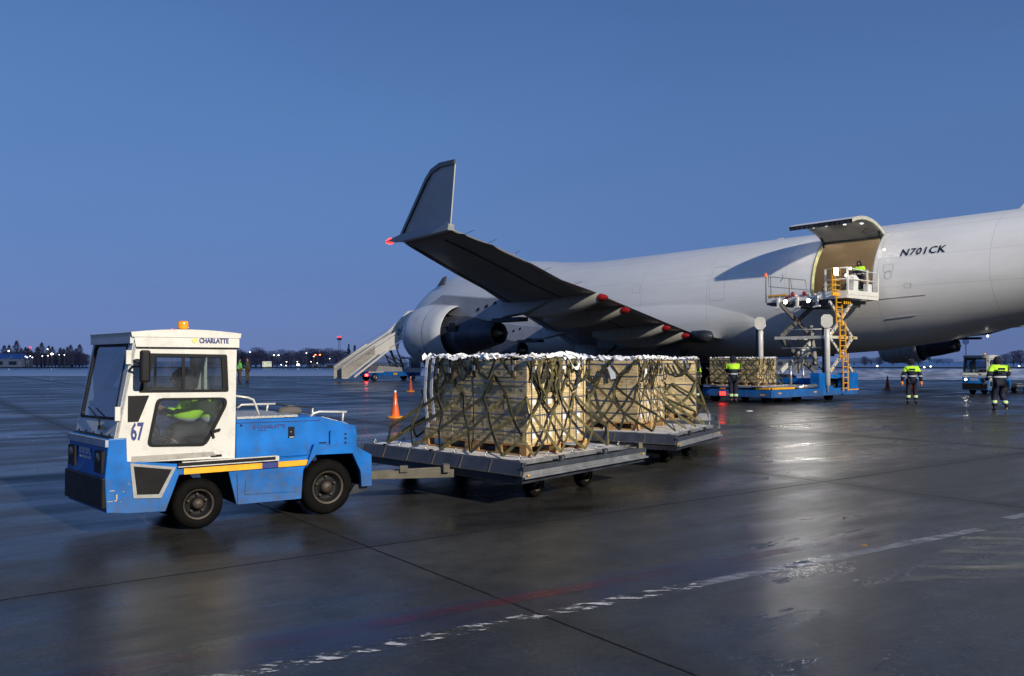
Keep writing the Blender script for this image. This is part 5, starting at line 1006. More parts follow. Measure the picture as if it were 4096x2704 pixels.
def engine(l, xn, z, sg):
    y = sg * l; n = 40; q = MB(); c = (xn, y, z + .06)
    prof = [(-4.2, .96), (-5.0, .99), (-5.25, 1.04), (-5.32, 1.12), (-5.24, 1.20), (-4.9, 1.275), (-4.4, 1.31), (-3.8, 1.275), (-3.1, 1.22), (-2.45, 1.15), (-2.45, 1.12), (-2.9, 1.10), (-4.2, 1.0)]
    q.lathe(c, (1, 0, 0), prof, n, mis=[1, 1, 0, 0, 0, 0, 0, 0, 0, 0, 1, 1]); e = q.build('engine_nacelle', [nacm, darkin], air)  # inner duct wall near-black: shade inside the nacelle put into the colour
    q = MB(); q.lathe(c, (1, 0, 0), [(-3.62, 1.262), (-3.59, 1.262)], 40); q.lathe(c, (1, 0, 0), [(-4.92, 1.285), (-4.90, 1.285)], 40)
    for k in range(6): a = R(200 + k * 14) if sg < 0 else R(340 - k * 14); q.obox((xn - 4.3 + .25 * (k % 3), y + math.cos(a) * 1.315, z + .06 + math.sin(a) * 1.315), (.09, 0, 0), (-.02 * math.sin(a), 0, .02 * math.cos(a)), (0, .01 * math.cos(a), .01 * math.sin(a)))
    q.build('cowl_seam', gear, e)
    q = MB(); q.disc((xn - 4.2, y, z + .06), (1, 0, 0), 1.0, 32); q.build('fan_duct', darkin, e)
    q = MB(); c2 = (xn, y, z); q.lathe(c2, (1, 0, 0), [(-4.2, .74), (-3.4, .80), (-2.6, .82), (-2.1, .79), (-1.9, .77)], n); q.build('core_cowl', mat('core_cowl', (.13, .145, .18), .35, .5, var=.15, scale=2, dirt=.3), e)
    q = MB(); q.lathe(c2, (1, 0, 0), [(-1.95, .79), (-1.2, .68), (-.4, .50), (0, .43), (0, .41), (-.6, .44), (-1.2, .3)], n); q.build('exhaust_nozzle', hotm, e)
    q = MB(); q.disc((xn - .7, y, z), (1, 0, 0), .45, 24); q.build('nozzle_inside', darkin, e); q = MB(); q.lathe((xn - .7, y, z), (1, 0, 0), [(0, .26), (.35, .20), (.8, .08), (.95, .01)], 20); q.build('exhaust_plug', mat('plug_bronze', (.30, .22, .12), .4, .5), e)
    q = MB(); q.obox((xn - 2.0, y + sg * .80, z + .28), (.22, 0, 0), (0, .03, 0), (0, 0, .17)); q.build('cowl_vent', darkin, e)
    # pylon
    zl = lerp([(s[0], s[3]) for s in ST], l); xl = lerp([(s[0], s[1]) for s in ST], l); xtE = xl + 3.4; w_ = .20
    q = MB(); pr = [(xn - 4.9, z + 1.28), (xn - 3.6, z + 1.75), (xl - .6, zl + .15), (xl + .4, zl + .12), (xtE, zl - .10), (xn + 1.9, zl - .55), (xn + .6, z + .62), (xn + .05, z + .44), (xn - 2.0, z + .60), (xn - 3.2, z + .82)]
    q.prism(pr, y - w_, y + w_); q.build('pylon', mat('pylon_grey', (.36, .37, .40), .42, var=.15, scale=1, dirt=.3), e, bevel=.05)
    q = MB(); 
    for k in range(3): q.obox((xn - 1.1 + k * .55, y + sg * (w_ + .004), z + .98 + k * .1), (.09, 0, .03), (0, .006, 0), (0, 0, .06))
    q.box(xn - .2, xn + 1.5, y - w_ - .02, y + w_ + .02, z + .42, z + .58); q.build('pylon_vent', darkin, e)
    return e
engine(20.8, -2.97, 2.85, -1); engine(11.7, -12.28, 2.34, -1); engine(20.8, -2.97, 2.85, 1); engine(11.7, -12.28, 2.34, 1)
# ---- landing gear
def bogie(x, y):
    q = MB(); q.tube([(x, y, .65), (x + .1, y * .96, 3.0)], .17, 10); q.bar((x - .8, y, .62), (x + .8, y, .62), .2, .22); q.tube([(x - .9, y, 2.9), (x, y, 1.0)], .08, 8); q.tube([(x + 1.3, y * .8, 2.8), (x + .05, y, 1.3)], .07, 8); g = q.build('landing_gear_leg', gear, air)
    for dx in (-.75, .75):
        for dy in (-.55, .55): wheel(.62, .45, g, (x + dx, y + dy, .62), gear, side=-1)
    q = MB(); q.obox((x + .3, y - .75, 2.2), (.9, 0, 0), (0, .03, .0), (0, .1, .55)); q.build('gear_door', mat('gear_door_grey', (.30, .31, .33), .5), g)
for x, y in ((-13.3, -5.5), (-10.0, -1.9), (-10.0, 1.9), (-13.3, 5.5)): bogie(x, y)
q = MB(); q.tube([(-34, 0, .5), (-34, 0, 2.6)], .14, 10); g = q.build('landing_gear_leg', gear, air)
for dy in (-.35, .35): wheel(.55, .35, g, (-34, dy, .55), gear, side=-1)

# lamps of the hold and the door (door's seen lit; hold's unseen, inferred from the lit interior)
q = MB()
for x in (-1.5, 1.6, 4.6): q.disc((x, -.2, ZC + 2.96), (0, 0, -1), .16, 14)
q.build('hold_lamp', emis('hold_lamp_glow', (1, .86, .66), 6), fus)
for x in (-1.5, 1.6, 4.6): light('hold_light', 'POINT', (x, -.2, ZC + 2.7), 85, (1, .84, .62), air, size=.2)
for x in (.8, 2.4): light('door_light', 'SPOT', (x, -3.9, 8.35), 60, (1, .95, .85), air, aim=(0, .5, -1), size=.1, spot=150)
# ---------------------------------------------------------------- cargo loader beside the aircraft door (aircraft coordinates)
LO = Vector((1.3, -7.5, 0)); AW = lambda x, y, z=0: AM @ Vector((x, y, z)); LS = lambda v: (v[0] - LO.x, v[1] - LO.y, v[2])
ldr = empty('cargo_loader', AW(1.3, -7.5), AA, 'blue scissor-lift cargo loader with raised white bridge and yellow ladder at the aircraft door', 'cargo loader'); LB = lambda: MB(LS)
q = LB(); q.box(-.45, 3.05, -11.34, -11.2, .24, .56); q.box(2.9, 3.07, -11.19, -4.5, .24, .56); q.box(-.45, -.28, -11.19, -4.5, .24, .56); q.box(-.27, 2.89, -7.1, -4.5, .25, .45); q.box(-.27, 2.89, -11.19, -10.9, .25, .45); ch = q.build('chassis', blue, ldr, bevel=.015)
q = LB()
for x, y0, y1, z1 in ((3.075, -7.75, -7.25, 1.24), (3.075, -5.45, -4.42, 1.22)): q.box(x - .45, x, y0, y1, .5, z1)
q.box(2.7, 3.06, -7.24, -5.46, 1.0, 1.16); q.box(2.7, 3.06, -7.24, -6.6, .5, .66); q.box(-.45, -.05, -7.7, -4.5, .5, 1.05); q.box(0, 2.6, -7.4, -7.2, .75, 1.0); q.box(.15, .5, -7.42, -7.2, .45, .74); q.box(1.8, 2.1, -7.42, -7.2, .45, .74); q.build('side_housing', blue, ch, bevel=.015)
q = LB(); q.box(0, 2.5, -7.1, -4.8, .46, .95); q.box(.2, 1.0, -7.0, -6.4, .95, 1.15); q.box(3.078, 3.085, -5.35, -4.55, .55, 1.15); q.build('engine_block', darkst, ldr)
q = LB(); q.box(3.08, 3.10, -5.36, -4.54, .52, 1.16); q.build('service_door', blue, ldr, bevel=.01); q = LB(); q.box(3.10, 3.11, -5.0, -4.85, .95, .99); q.box(3.08, 3.12, -5.55, -5.45, .62, .9); q.build('service_latch', red, ldr)
q = LB()
for y in (-11.0, -8.8, -6.2):
    for x in (.0, 2.6): q.lathe((x, y, .2), (1, 0, 0), [(-.12, .01), (-.12, .2), (.12, .2), (.12, .01)], 16)
q.build('wheels', tyre, ldr)
# main platform, lowered
q = LB(); q.box(-.35, 2.85, -11.15, -7.3, .60, .66); mp_ = q.build('main_platform', platest, ldr)
q = LB()
for k in range(16): y = -11.05 + k * .235; q.tube([(-.3, y, .675), (2.8, y, .675)], .035, 8)
q.build('platform_roller', steel, mp_); q = LB(); q.box(-.42, 3.0, -11.30, -11.22, .62, .72); q.box(2.92, 3.0, -11.2, -7.5, .62, .71); q.build('platform_edge', chrome, mp_)
q = LB(); q.tube([(2.98, -9.3, .64), (2.98, -7.9, .68)], .09, 12); q.build('conveyor_drum', steel, mp_); q = LB(); q.box(3.0, 3.03, -11.25, -9.6, .58, .66); q.box(2.3, 2.95, -11.36, -11.30, .58, .66); q.box(.5, .8, -11.36, -11.31, .56, .62); q.build('edge_marking', yellow, mp_)
q = LB(); q.box(.0, 2.25, -11.355, -11.31, .575, .63); q.build('rubber_fender', rubber, mp_)
q = LB()
for x in (.9, 2.5): q.box(x, x + .22, -11.352, -11.34, .33, .38)
for y in (-10.9, -8.2): q.box(3.07, 3.082, y, y + .22, .40, .45)
q.box(3.06, 3.08, -5.3, -4.4, .44, .49); q.build('orange_reflector', mat('reflector_orange', (.8, .35, .03), .4), ch)
q = LB(); q.box(.50, .78, -11.375, -11.34, .29, .44); q.build('tail_light', emis('tail_red', (1, .015, .01), 9), ch); light('tail_light_glow', 'POINT', LS((.64, -11.5, .36)), 1.2, (1, .05, .03), ldr, size=.08)
q = LB()
for x, y in ((1.8, -7.95), (1.8, -6.95)): q.tube([(x, y, .66), (x, y, 1.55)], .06, 10)
q.build('guide_post', steel, mp_)
# masts
for nm, x, y, zb in (('m', 3.12, -7.17, .42), ('m', -.05, -7.5, .62)):
    q = LB(); q.tube([(x, y, zb), (x, y, zb + .25), (x, y, zb + .26), (x, y, 3.15), (x, y, 3.25)], [.05, .05, .12, .12, .06], 14); ms = q.build('lift_mast', white, ldr)
    q = LB(); q.box(x - .26, x - .10, y + .02, y + .18, zb, 3.25); q.build('mast_rail', darkst, ms)
    q = LB(); a = .27; pts = [(-.15, .62), (.15, .62), (.27, .48), (.27, .15), (.12, 0), (-.12, 0), (-.27, .15), (-.27, .48)]
    f = [(x + .08 + u * .78, y - .14 + u * .45, 3.22 + v * .95) for u, v in pts]; b = [(p[0] - .07, p[1] + .12, p[2]) for p in f]; q.add(f + b, [tuple(range(8)), tuple(range(15, 7, -1))] + [(i, (i + 1) % 8, (i + 1) % 8 + 8, i + 8) for i in range(8)]); q.build('mast_head', white, ms)
# scissor arms
q = LB(); hz = MB(LS)
for x, mm_, w_ in ((3.1, 0, .12), (.75, 1, .16)):
    ya, yb = (-6.92, -5.02) if mm_ == 0 else (-7.1, -4.3)
    for z0, z1 in ((2.86, 4.40), (1.28, 2.78)):
        for a, b in (((ya, z0), (yb, z1)), ((yb, z0), (ya, z1))):
            q.bar((x, a[0], a[1]), (x, b[0], b[1]), .08, w_ * (1.25 if mm_ else 1), 0 if mm_ and a[0] == ya and (z0 < 2 or z0 > 2.8) and b[0] == yb and z0 < 2 else mm_)
            if mm_ == 0:
                d = Vector((0, b[0] - a[0], b[1] - a[1])); L = d.length; d.normalize()
                for k in range(10): c = Vector((x + .045, a[0], a[1])) + d * L * (k + .8) / 11; hz.obox(c, (.004, 0, 0), d * .045, Vector((0, -d.z, d.y)) * .035, 0 if k % 2 else 1)
q.bar((3.1, -7.15, 2.82), (3.1, -4.62, 2.82), .1, .12, 0); q.bar((.5, -7.15, 2.82), (3.1, -7.15, 2.82), .10, .13, 0); q.bar((.5, -7.1, 2.84), (.5, -4.3, 2.84), .1, .12, 0); q.tube([(.75, -7.0, 2.35), (3.1, -6.9, 2.35)], .03, 8, 0); q.tube([(.75, -6.6, 3.2), (3.1, -6.5, 3.2)], .03, 8, 0)
q.bar((.8, -6.0, 1.3), (1.6, -6.1, 2.3), .16, .22, 0); q.bar((1.8, -5.9, 1.6), (1.4, -5.6, 3.4), .14, .18, 1); q.tube([(1.1, -6.2, 1.2), (1.2, -6.4, 1.9), (1.9, -6.4, 2.1), (2.3, -6.0, 1.2)], .04, 8, 1)
q.build('scissor_arm', [mat('arm_white', (.60, .58, .52), .5, dirt=.45), mat('arm_dark', (.13, .125, .12), .5, dirt=.4)], ldr)
for k in range(9): hz.box(3.152, 3.158, -6.35 + k * .18, -6.22 + k * .18, 2.78, 2.86, 0 if k % 2 else 1)
hz.build('hazard_marking', [mat('hazard_black', (.02, .018, .015), .6), yellow], ldr)
# bridge platform
lw = mat('loader_white', (.72, .71, .67), .42, dirt=.35, var=.08); 
q = LB(); q.box(-.45, 3.62, -6.30, -3.55, 4.66, 4.74); q.box(-.45, 3.62, -6.34, -6.24, 4.56, 4.72); q.box(3.50, 3.64, -6.23, -3.55, 4.56, 4.72); br = q.build('bridge_platform', lw, ldr, bevel=.01)
q = LB(); q.box(-.40, 3.1, -6.20, -3.7, 4.40, 4.56); q.box(.8, 3.0, -6.1, -4.0, 4.25, 4.40); q.box(-.5, .6, -6.30, -3.7, 4.44, 4.55); q.build('platform_underframe', darkst, br)
q = LB()
for x in (.15, 1.15, 2.15): q.box(x, x + .10, -6.46, -6.34, 4.30, 4.74); q.prism([(x - .05, 4.30), (x + .2, 4.30), (x + .2, 4.24), (x - .12, 4.20)], -6.5, -6.34)
for k in range(9): x = -.3 + k * .33; q.lathe((x, -6.25, 4.80), (1, 0, 0), [(-.11, .01), (-.11, .06), (.11, .06), (.11, .01)], 10)
q.build('edge_bracket', lw, br)
q = LB(); q.box(-.40, .62, -6.36, -6.26, 4.84, 4.91); q.build('yellow_stop', yellow, br); q = LB()
for x in (.85, 1.45): q.prism([(x, 4.78), (x + .18, 4.78), (x + .10, 5.0), (x - .02, 4.95)], -6.36, -6.28)
q.box(.55, .72, -6.37, -6.34, 4.70, 4.80); q.build('red_stop', red, br)
for x in (.66, 1.84):
    q = LB(); q.lathe((x, -6.50, 4.53), (0, -1, 0), [(-.1, .03), (-.06, .11), (0, .12), (.02, .125)], 14); s_ = q.build('floodlight', plastic, br); q = LB(); q.disc((x, -6.525, 4.53), (0, -1, 0), .09, 16); q.build('lamp_glass', emis('flood_glow', (1, .97, .92), 25), s_)
    light('floodlight_beam', 'SPOT', LS((x, -6.62, 4.53)), 200, (1, .95, .88), ldr, aim=(.45, -1, -.42), size=.12, spot=120)
q = LB(); rg = mat('rail_grey', (.12, .13, .14), .5)
q.tube([(-.40, -6.3, 5.81), (1.55, -6.3, 5.50), (1.63, -6.3, 5.04), (-.37, -6.3, 5.33), (-.40, -6.3, 5.81)], .018, 6); q.tube([(-.28, -6.3, 5.79), (-.26, -6.3, 4.8)], .018, 6); q.tube([(.72, -6.3, 5.62), (.72, -6.3, 4.75)], .018, 6); q.tube([(.78, -6.3, 5.62), (.86, -6.3, 5.18)], .014, 6); q.tube([(.4, -6.35, 5.85), (.45, -6.38, 5.66), (.3, -6.4, 5.52)], .016, 6); q.build('guard_rail', rg, br)
q = LB(); q.tube([(-.52, -6.32, 4.55), (-.52, -6.32, 5.80)], .03, 8); bp_ = q.build('beacon_post', rg, br); q = LB(); q.lathe((-.52, -6.32, 5.80), (0, 0, 1), [(0, .07), (.17, .06), (.19, .02)], 12); q.build('beacon', mat('orange_beacon', (.8, .12, .02), .3, emit=(1, .15, .02), es=.5), bp_)
# operator cage
q = LB(); r_ = .028
for z in (5.92, 5.42): q.tube([(2.55, -6.28, z), (3.62, -6.28, z), (3.62, -3.6, z - (.12 if z > 5.5 else .0))], r_, 8)
for x, y in ((3.62, -6.28), (3.62, -4.55), (3.62, -3.6), (2.55, -6.28)): q.box(x - .035, x + .035, y - .035, y + .035, 4.7, 5.92 - (.12 if y > -4 else 0))
q.box(2.2, 3.6, -6.33, -6.29, 4.72, 4.90); q.box(3.60, 3.66, -6.28, -3.6, 4.72, 4.92); q.build('cage_rail', lw, br)
q = LB(); q.tube([(1.6, -3.9, 5.92), (3.4, -3.9, 5.9)], .018, 6); q.tube([(1.6, -3.9, 5.72), (3.4, -3.9, 5.7)], .018, 6); q.build('far_rail', rg, br)
q = LB(); q.prism([(3.30, 4.72), (3.52, 4.72), (3.58, 5.50), (3.46, 5.66), (3.28, 5.60), (3.22, 5.45)], -5.62, -5.22); cp = q.build('control_console', lw, br, bevel=.03)
q = LB(); q.box(3.3, 3.5, -4.3, -3.9, 4.9, 5.3); q.build('control_box', lw, br); q = LB(); q.tube([(3.5, -5.2, 5.5), (3.55, -4.9, 5.38), (3.55, -4.5, 5.38), (3.5, -4.15, 5.5)], .025, 6); q.build('hose', yellow, br)
q = LB(); q.lathe((3.45, -5.7, 5.92), (.3, -1, 0), [(0, .02), (.03, .07), (.05, .01)], 10); q.lathe((3.30, -5.75, 5.62), (.3, -1, 0), [(0, .02), (.03, .09), (.05, .01)], 10); q.build('cage_lamp', emis('cage_glow', (1, .98, .94), 3), br)
q = LB(); 
for k in range(4): q.obox((3.30, -6.0 + k * .17, 4.42), (.006, 0, 0), (0, .045, .0), (0, .02, .10), 0)
q.build('hazard_plate', yellow, br); q = LB(); q.box(3.27, 3.292, -6.1, -5.42, 4.31, 4.53); q.build('hazard_backing', plastic, br)
# ladders
def ladder(x, y0, y1, z0, z1, n):
    q = LB(); q.box(x, x + .05, y0 - .02, y0 + .025, z0, z1); q.box(x, x + .05, y1 - .025, y1 + .02, z0, z1)
    for k in range(n): z = z0 + (z1 - z0) * (k + .5) / n; q.box(x + .005, x + .045, y0, y1, z - .018, z + .018)
    return q
q = ladder(3.16, -6.80, -6.14, 4.82, 5.93, 5); q.box(3.16, 3.24, -6.85, -6.1, 4.66, 4.82); q.box(3.165, 3.2, -6.58, -6.54, 4.8, 5.9)
for a in ((-6.50, -6.02, 3.42, 4.70, 6), (-6.22, -5.74, 1.86, 3.50, 7), (-5.98, -5.56, .42, 2.10, 7)): l2 = ladder(3.17 + a[2] * 0, *a); o = len(q.v); q.v += l2.v; q.f += [tuple(i + o for i in f) for f in l2.f]; q.m += l2.m
q.build('ladder', yellow, ldr)
q = LB(); q.box(3.20, 3.27, -6.82, -6.50, 5.58, 5.88); q.build('work_lamp_body', plastic, ldr); q = LB(); q.box(3.271, 3.28, -6.80, -6.46, 5.58, 5.90); q.build('work_lamp', emis('work_glow', (1, .98, .94), 8), ldr)
light('work_lamp_beam', 'SPOT', LS((3.36, -6.64, 5.74)), 70, (1, .96, .9), ldr, aim=(1, -.6, -.5), size=.14, spot=120)
# load on the loader and inside the hold
F4 = Fr(tuple(AW(2.28, -11.18))[:2], 39.5, 129.5); k_ = crate_proto(F4, plain=True)
stack(F4, 0, 0, .86, 4, 12, 5, 'stack on blue loader', ('right-hand face', 'front face'), proto=k_, gapat=6, plain=True, sz=.198)
for k, (a, b) in enumerate(((0, 1.2), (1.24, 2.42))): wooden_pallet(F4, 0, 1.33, a, b, .725, f'{"right" if k == 0 else "left"} wooden pallet under the stack on the blue loader')
strapping(F4, 0, 0, .86, 4, 12, 5, 'steel bands around the stack on the blue loader', sz=.198)
cargo_net(F4, 0, 1.34, 0, 2.43, 1.85, -.18, 1.5, -.35, 2.6, .74, 'tangled khaki net over the crates on the blue loader', 31)
white_straps(F4, 0, 1.34, 0, 2.43, 1.85, 'pale straps heaped on the crates on the blue loader', 9, 24, hang=False)
t = empty('aircraft_pallet', F4.w(-.25, -.4, .70), F4.au, 'thin aluminium pallet under the netted stack on the blue loader', 'air pallet'); q = MB(F4.sk); q.box(0, 1.8, 0, 3.1, 0, .024); q.build('sheet', alu, t)
F5 = Fr(tuple(AW(1.45, -2.2))[:2], 39.5, 129.5); k5 = crate_proto(F5, plain=True); stack(F5, 0, 0, 5.02, 3, 7, 3, 'stack inside aircraft door', ('right-hand face', 'front face'), proto=k5, gapat=9, plain=True, sz=.2); 
cargo_net(F5, 0, 1.0, 0, 1.4, 5.62, -.1, 1.1, -.1, 1.5, 5.04, 'dark net over the low stack inside the aircraft door', 33, dense=0)
# ---------------------------------------------------------------- people on the apron
FB = dict
person('person', 'loader operator in navy hood and yellow jacket standing in the raised white cage', AW(3.05, -4.15, 4.76), R(-128), FB(head=(.10, 0, 1.63), neck=(.05, 0, 1.50), chest=(.04, 0, 1.36), elL=(.10, .26, 1.17), wrL=(.34, .16, 1.10), elR=(.10, -.26, 1.17), wrR=(.34, -.16, 1.10)), .93)
person('person', 'worker in navy and yellow standing with back turned before the crates on the loader', (9.2, 35.0, 0), R(68), FB(elL=(.14, .24, 1.20), wrL=(.36, .10, 1.24), elR=(.16, -.22, 1.22), wrR=(.30, -.02, 1.30), kneeL=(.02, .08, .5), ankL=(0, .08, .1), toeL=(.12, .1, .035), kneeR=(.02, -.08, .5), ankR=(0, -.09, .1), toeR=(.13, -.12, .035)), 1.10)
person('person', 'worker half hidden between the third crate stack and the loader', (7.98, 36.6, 0), R(120), None, .99)
def back_patch(p, y0=-.11, y1=.11, z0=1.24, z1=1.41):
    q = MB(); q.grid([[(-.185 - .012 * math.cos(v * 2), y0 + (y1 - y0) * u / 4, z0 + (z1 - z0) * v / 3) for u in range(5)] for v in range(4)]); q.build('back_panel', navy, p); q = MB()
    for k in range(7): q.box(-.210, -.206, .10 - k * .032, .10 - k * .032 + .02, 1.315, 1.345 - (k % 2) * .006)
    q.build('back_print', hivis, p)
p = person('person', 'worker walking away with arms down, between the loader and the second tractor', (16.26, 34.24, 0), R(72), FB(hipL=(0, .11, .92), kneeL=(-.02, .13, .5), ankL=(-.06, .14, .10), toeL=(.10, .17, .035), kneeR=(.08, -.13, .5), ankR=(.05, -.15, .10), toeR=(.2, -.2, .035), elL=(-.02, .31, 1.15), wrL=(.02, .34, .90), elR=(-.02, -.31, 1.15), wrR=(.02, -.34, .90)), 1.03); back_patch(p)
for s in (1, -1):
    q = MB(); q.lathe((.02, .345 * s, .86), (0, 0, -1), [(-.04, .02), (-.03, .05), (.05, .05), (.12, .03), (.13, .005)], 8); q.build('glove', orglove, p)
p = person('person', 'worker walking away mid-stride at the right edge, in front of the second tractor', (16.99, 29.33, 0), R(80), FB(pelvis=(0, 0, .95), spine=(.03, 0, 1.15), chest=(.07, 0, 1.35), neck=(.11, 0, 1.50), head=(.15, 0, 1.63), kneeL=(.16, .11, .53), ankL=(.10, .12, .10), toeL=(.27, .13, .035), kneeR=(.10, -.10, .50), ankR=(-.22, -.12, .20), toeR=(-.16, -.13, .06), shL=(.07, .2, 1.42), shR=(.07, -.2, 1.42), elL=(-.08, .32, 1.18), wrL=(.10, .36, 1.0), elR=(.12, -.32, 1.19), wrR=(.34, -.24, 1.10)), 1.08); back_patch(p)
person('person', 'man in green reflective vest and brown trousers partly behind the tractor cab', (-22.45, 69.3, 0), R(30), FB(elL=(.03, .22, 1.15), wrL=(.2, .1, 1.05), elR=(.03, -.22, 1.15), wrR=(.2, -.1, 1.05)), 1.10, 'vest')
p = person('person', 'man in camouflage clothes and black cap standing far behind the tractor', (-21.99, 70.0, 0), R(178), FB(elL=(.03, .22, 1.15), wrL=(.22, .1, 1.0), elR=(.03, -.22, 1.15), wrR=(.22, -.1, 1.0)), 1.14, 'camo')
q = MB(); q.box(.14, .32, -.16, .16, .90, .98); q.build('gloves', reflw, p)
# ---------------------------------------------------------------- cones
def cone(loc, s, label, mt=orange):
    t = empty('traffic_cone', loc, random.uniform(0, 1), label, 'traffic cone', 'orange traffic cones on the apron'); q = MB(); q.lathe((0, 0, 0), (0, 0, 1), [(.0, .22 * s), (.025 * s, .225 * s), (.045 * s, .20 * s), (.05 * s, .12 * s)], 20); q.build('base', mat('cone_base', (.78, .28, .02), .6, dirt=.3), t)
    q = MB(); q.lathe((0, 0, 0), (0, 0, 1), [(.04 * s, .125 * s), (.3 * s, .085 * s), (.66 * s, .037 * s), (.70 * s, .033 * s)], 20); q.build('cone', mt, t); q = MB(); q.lathe((0, 0, 0), (0, 0, 1), [(.70 * s, .033 * s), (.74 * s, .031 * s), (.75 * s, .02 * s), (.75 * s, .001)], 16); q.build('tip', reflw, t); return t
t = cone((-3.62, 26.1, 0), 1.13, 'bright orange cone with white tip standing alone left of the nearest stack'); q = MB(); q.add([(.0, -.118, .40), (.035, -.108, .42), (.03, -.094, .60), (.01, -.098, .58)], [(0, 1, 2, 3)]); q.build('scuff', reflw, t)
cone((-5.87, 48.7, 0), 1.15, 'shaded orange cone standing in front of the stairs truck', mat('shaded_orange', (.45, .06, .015), .6)); cone((23.2, 52.0, 0), 1.15, 'small orange cone on the wet apron between loader and walking worker', mat('shaded_orange2', (.5, .07, .015), .6)); cone((24.0, 50.4, 0), 1.2, 'orange cone almost hidden behind the walking worker', MATS['shaded_orange'])  # shaded cone gets a darker orange, its shade put into the colour
# ---------------------------------------------------------------- passenger stairs truck
st = empty('stairs_truck', (-12.22, 74.98, 0), R(39.5), 'cream passenger stairs on a blue truck at the nose of the aircraft', 'stairs truck')
cream = mat('stairs_cream', (.86, .82, .72), .5, var=.06, scale=.6, dirt=.15); glow = mat('undertray', (.2, .19, .17), .6)
for y, nm in ((0, 'stair_side'), (1.45, 'stair_side')):
    q = MB(); q.prism([(-3.27, .24), (-2.95, .22), (.0, 2.30), (.5, 2.32), (.02, 2.32), (.0, 3.36), (-3.28, 1.30)], y, y + .05); 
    q.prism([(-3.27, .24), (-2.7, .24), (.3, 2.33), (2.3, 3.5), (3.2, 4.05), (3.3, 5.1), (2.1, 4.42), (-3.28, 1.30)], y, y + .04); o = q.build(nm, cream, st)
    q = MB(); q.prism([(-.02, 2.34), (.5, 2.36), (3.13, 3.92), (5.2, 5.1), (5.2, 6.55), (4.35, 6.47), (2.06, 4.42), (.02, 3.2)], y - .04, y - .005); q.build('upper_panel', cream, o)
    q = MB(); q.bar((-3.2, y - .05, 1.05), (3.3, y - .05, 4.9), .02, .05); q.bar((-2.7, y - .03, .35), (3.1, y - .06, 3.75), .02, .03); q.tube([(-3.3, y, 1.38), (.4, y, 3.75), (2.0, y, 4.62), (2.9, y, 4.70)], .02, 6); q.build('trim_line', mat('stairs_trim', (.22, .27, .42), .5), o)
q = MB()
for k in range(28): a = k / 27; x = -3.1 + 7.6 * a; z = .30 + 5.0 * a; q.box(x, x + .3, .05, 1.44, z, z + .04)
q.build('step', steel, st); q = MB(); q.prism([(-3.0, .2), (.3, 2.2), (4.8, 5.0), (4.8, 5.1), (.2, 2.32), (-3.0, .3)], .08, 1.40); q.build('stair_bottom', glow, st)
text('lettering', 'BORYSPIL', .82, lambda a, b: (2.30 + a * .82 - b * .1, -.052, 4.02 + b * .95 + a * .60), MATS['registration_navy'], st, bold=.01); text('lettering', 'INTERNATIONAL AIRPORT', .25, lambda a, b: (2.42 + a * .82, -.052, 3.74 + b + a * .60), MATS['registration_navy'], st)
q = MB(); q.bar((-2.12, -.08, .36), (1.44, -.08, 2.84), .12, .16); q.prism([(1.4, 2.78), (2.35, 2.78), (2.5, 3.45), (1.6, 2.95)], -.1, 0); q.build('lift_beam', cream, st)
q = MB()
for y in (.15, 1.2):
    for a, b in (((1.6, 2.75), (2.4, 1.2)), ((2.4, 2.75), (3.1, 1.2)), ((1.9, 2.2), (2.9, 1.7)), ((2.1, 1.8), (3.0, 1.25))): q.bar((a[0], y, a[1]), (b[0], y, b[1]), .09, .09)
q.build('lift_scissor', darkst, st)
q = MB(); q.box(-.6, 4.9, .05, 1.7, .40, .82); q.build('chassis', blue, st, bevel=.02); q = MB(); q.box(-.62, .95, .02, .05, .74, .83); q.box(3.3, 4.9, .02, .05, .74, .83); q.build('mudguard_trim', white, st)
q = MB(); q.prism([(.2, .82), (.5, 1.36), (2.9, 1.20), (3.0, .82)], .15, 1.6); q.build('body_box', mat('truck_grey', (.36, .35, .33), .6, dirt=.2), st, bevel=.03)
q = MB(); q.panel([(3.65, .82), (3.60, 2.12), (4.35, 2.14), (4.85, 1.80), (4.98, 1.2), (5.0, .82)], [[(3.80, 1.12), (3.76, 1.98), (4.45, 1.98), (4.80, 1.72), (4.82, 1.12)]], lambda x, z: (x, .05, z), lambda x, z: (x, .09, z)); q.panel([(3.65, .82), (3.60, 2.12), (4.35, 2.14), (4.85, 1.80), (4.98, 1.2), (5.0, .82)], [[(3.80, 1.12), (3.76, 1.98), (4.45, 1.98), (4.80, 1.72), (4.82, 1.12)]], lambda x, z: (x, 1.61, z), lambda x, z: (x, 1.65, z))
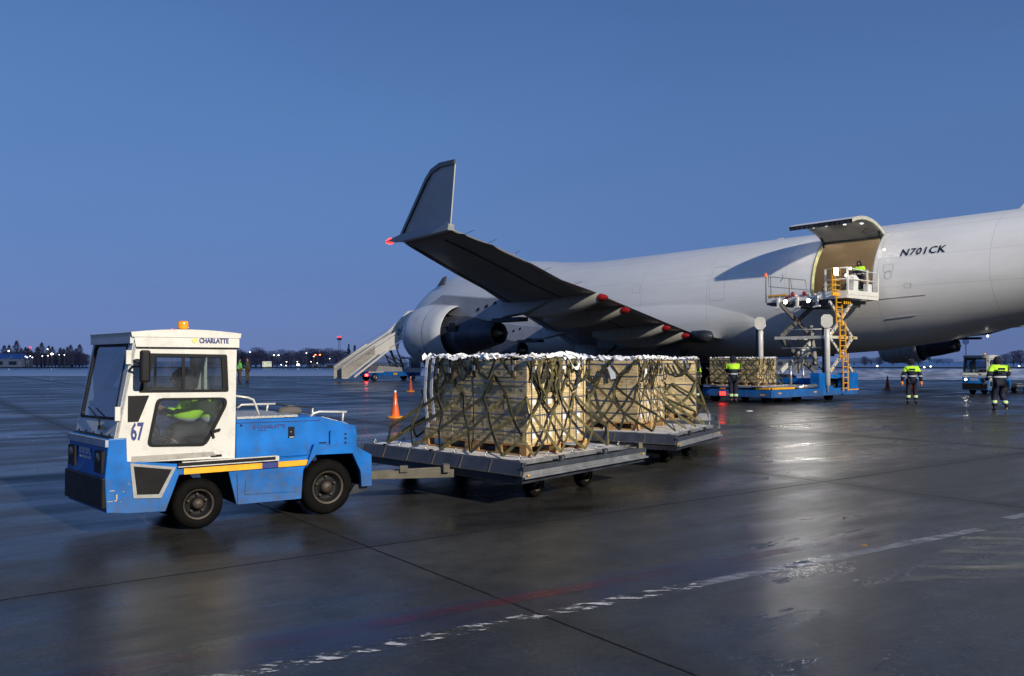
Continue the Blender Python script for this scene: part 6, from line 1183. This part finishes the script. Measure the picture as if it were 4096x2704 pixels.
q.box(3.6, 4.38, .1, 1.6, 2.08, 2.14); q.box(4.9, 5.0, .1, 1.6, .82, 1.15); q.box(3.60, 3.64, .1, 1.6, .82, 1.1); cb = q.build('cab', white, st); q = MB(); q.panel([(3.80, 1.12), (3.76, 1.98), (4.45, 1.98), (4.80, 1.72), (4.82, 1.12)], [], lambda x, z: (x, .06, z), lambda x, z: (x, .065, z)); q.build('cab_window', glassd, cb)
q = MB(); q.tube([(3.2, .3, .85), (3.0, .3, 1.5), (2.9, .3, 2.0), (3.6, .3, 2.05)], .04, 6); q.lathe((3.3, .5, 2.1), (0, 0, 1), [(0, .06), (.12, .05), (.14, .01)], 8); q.build('roll_bar', steel, st)
for x in (0, 3.99):
    wheel(.35, .25, st, (x, .15, .35), steel); wheel(.35, .25, st, (x, 1.55, .35), steel, side=1)
q = MB(); q.box(-.95, -.72, .0, .06, .42, .62); q.build('brake_light', emis('brake_red', (1, .02, .015), 30), st); light('brake_light_glow', 'POINT', (-.95, -.25, .52), 14, (1, .04, .03), st, size=.1)
q = MB(); q.box(.95 + 1.0, 1.35 + 1.0, .02, .048, .52, .70); q.build('plate', yellow, st)
# ---------------------------------------------------------------- carts behind the second tractor
for k in range(2):
    F6 = Fr(tuple(tr2.location + Matrix.Rotation(R(39), 3, 'Z') @ Vector((2.9 + k * 4.0, .0, 0)))[:2], 39, 129); d = dolly(F6, 3.3, 1.5, f'dark empty cart {"coupled behind the distant second tractor" if k == 0 else "at the right edge, last behind the second tractor"}', [(.5, .25), (2.7, .25), (.5, 1.2), (2.7, 1.2)]); q = MB(F6.sk); q.box(-.9, 0, .7, .78, .3, .38); q.build('drawbar', darkst, d)
q = MB(); q.obox((8.3, 29.5, .012), (.10, .02, 0), (-.02, .05, 0), (0, 0, .01)); tag(q.build('litter', paper), 'small white scrap lying on the wet concrete below the loader lamps', 'litter')
q = MB(); q.lathe((3.35, 8.05, 0), (0, 0, 1), [(0, .035), (.008, .025), (.014, .002)], 7); tag(q.build('leaf', mat('dead_leaf', (.28, .15, .03), .7)), 'small brown leaf lying above the white painted line on the right', 'leaf')
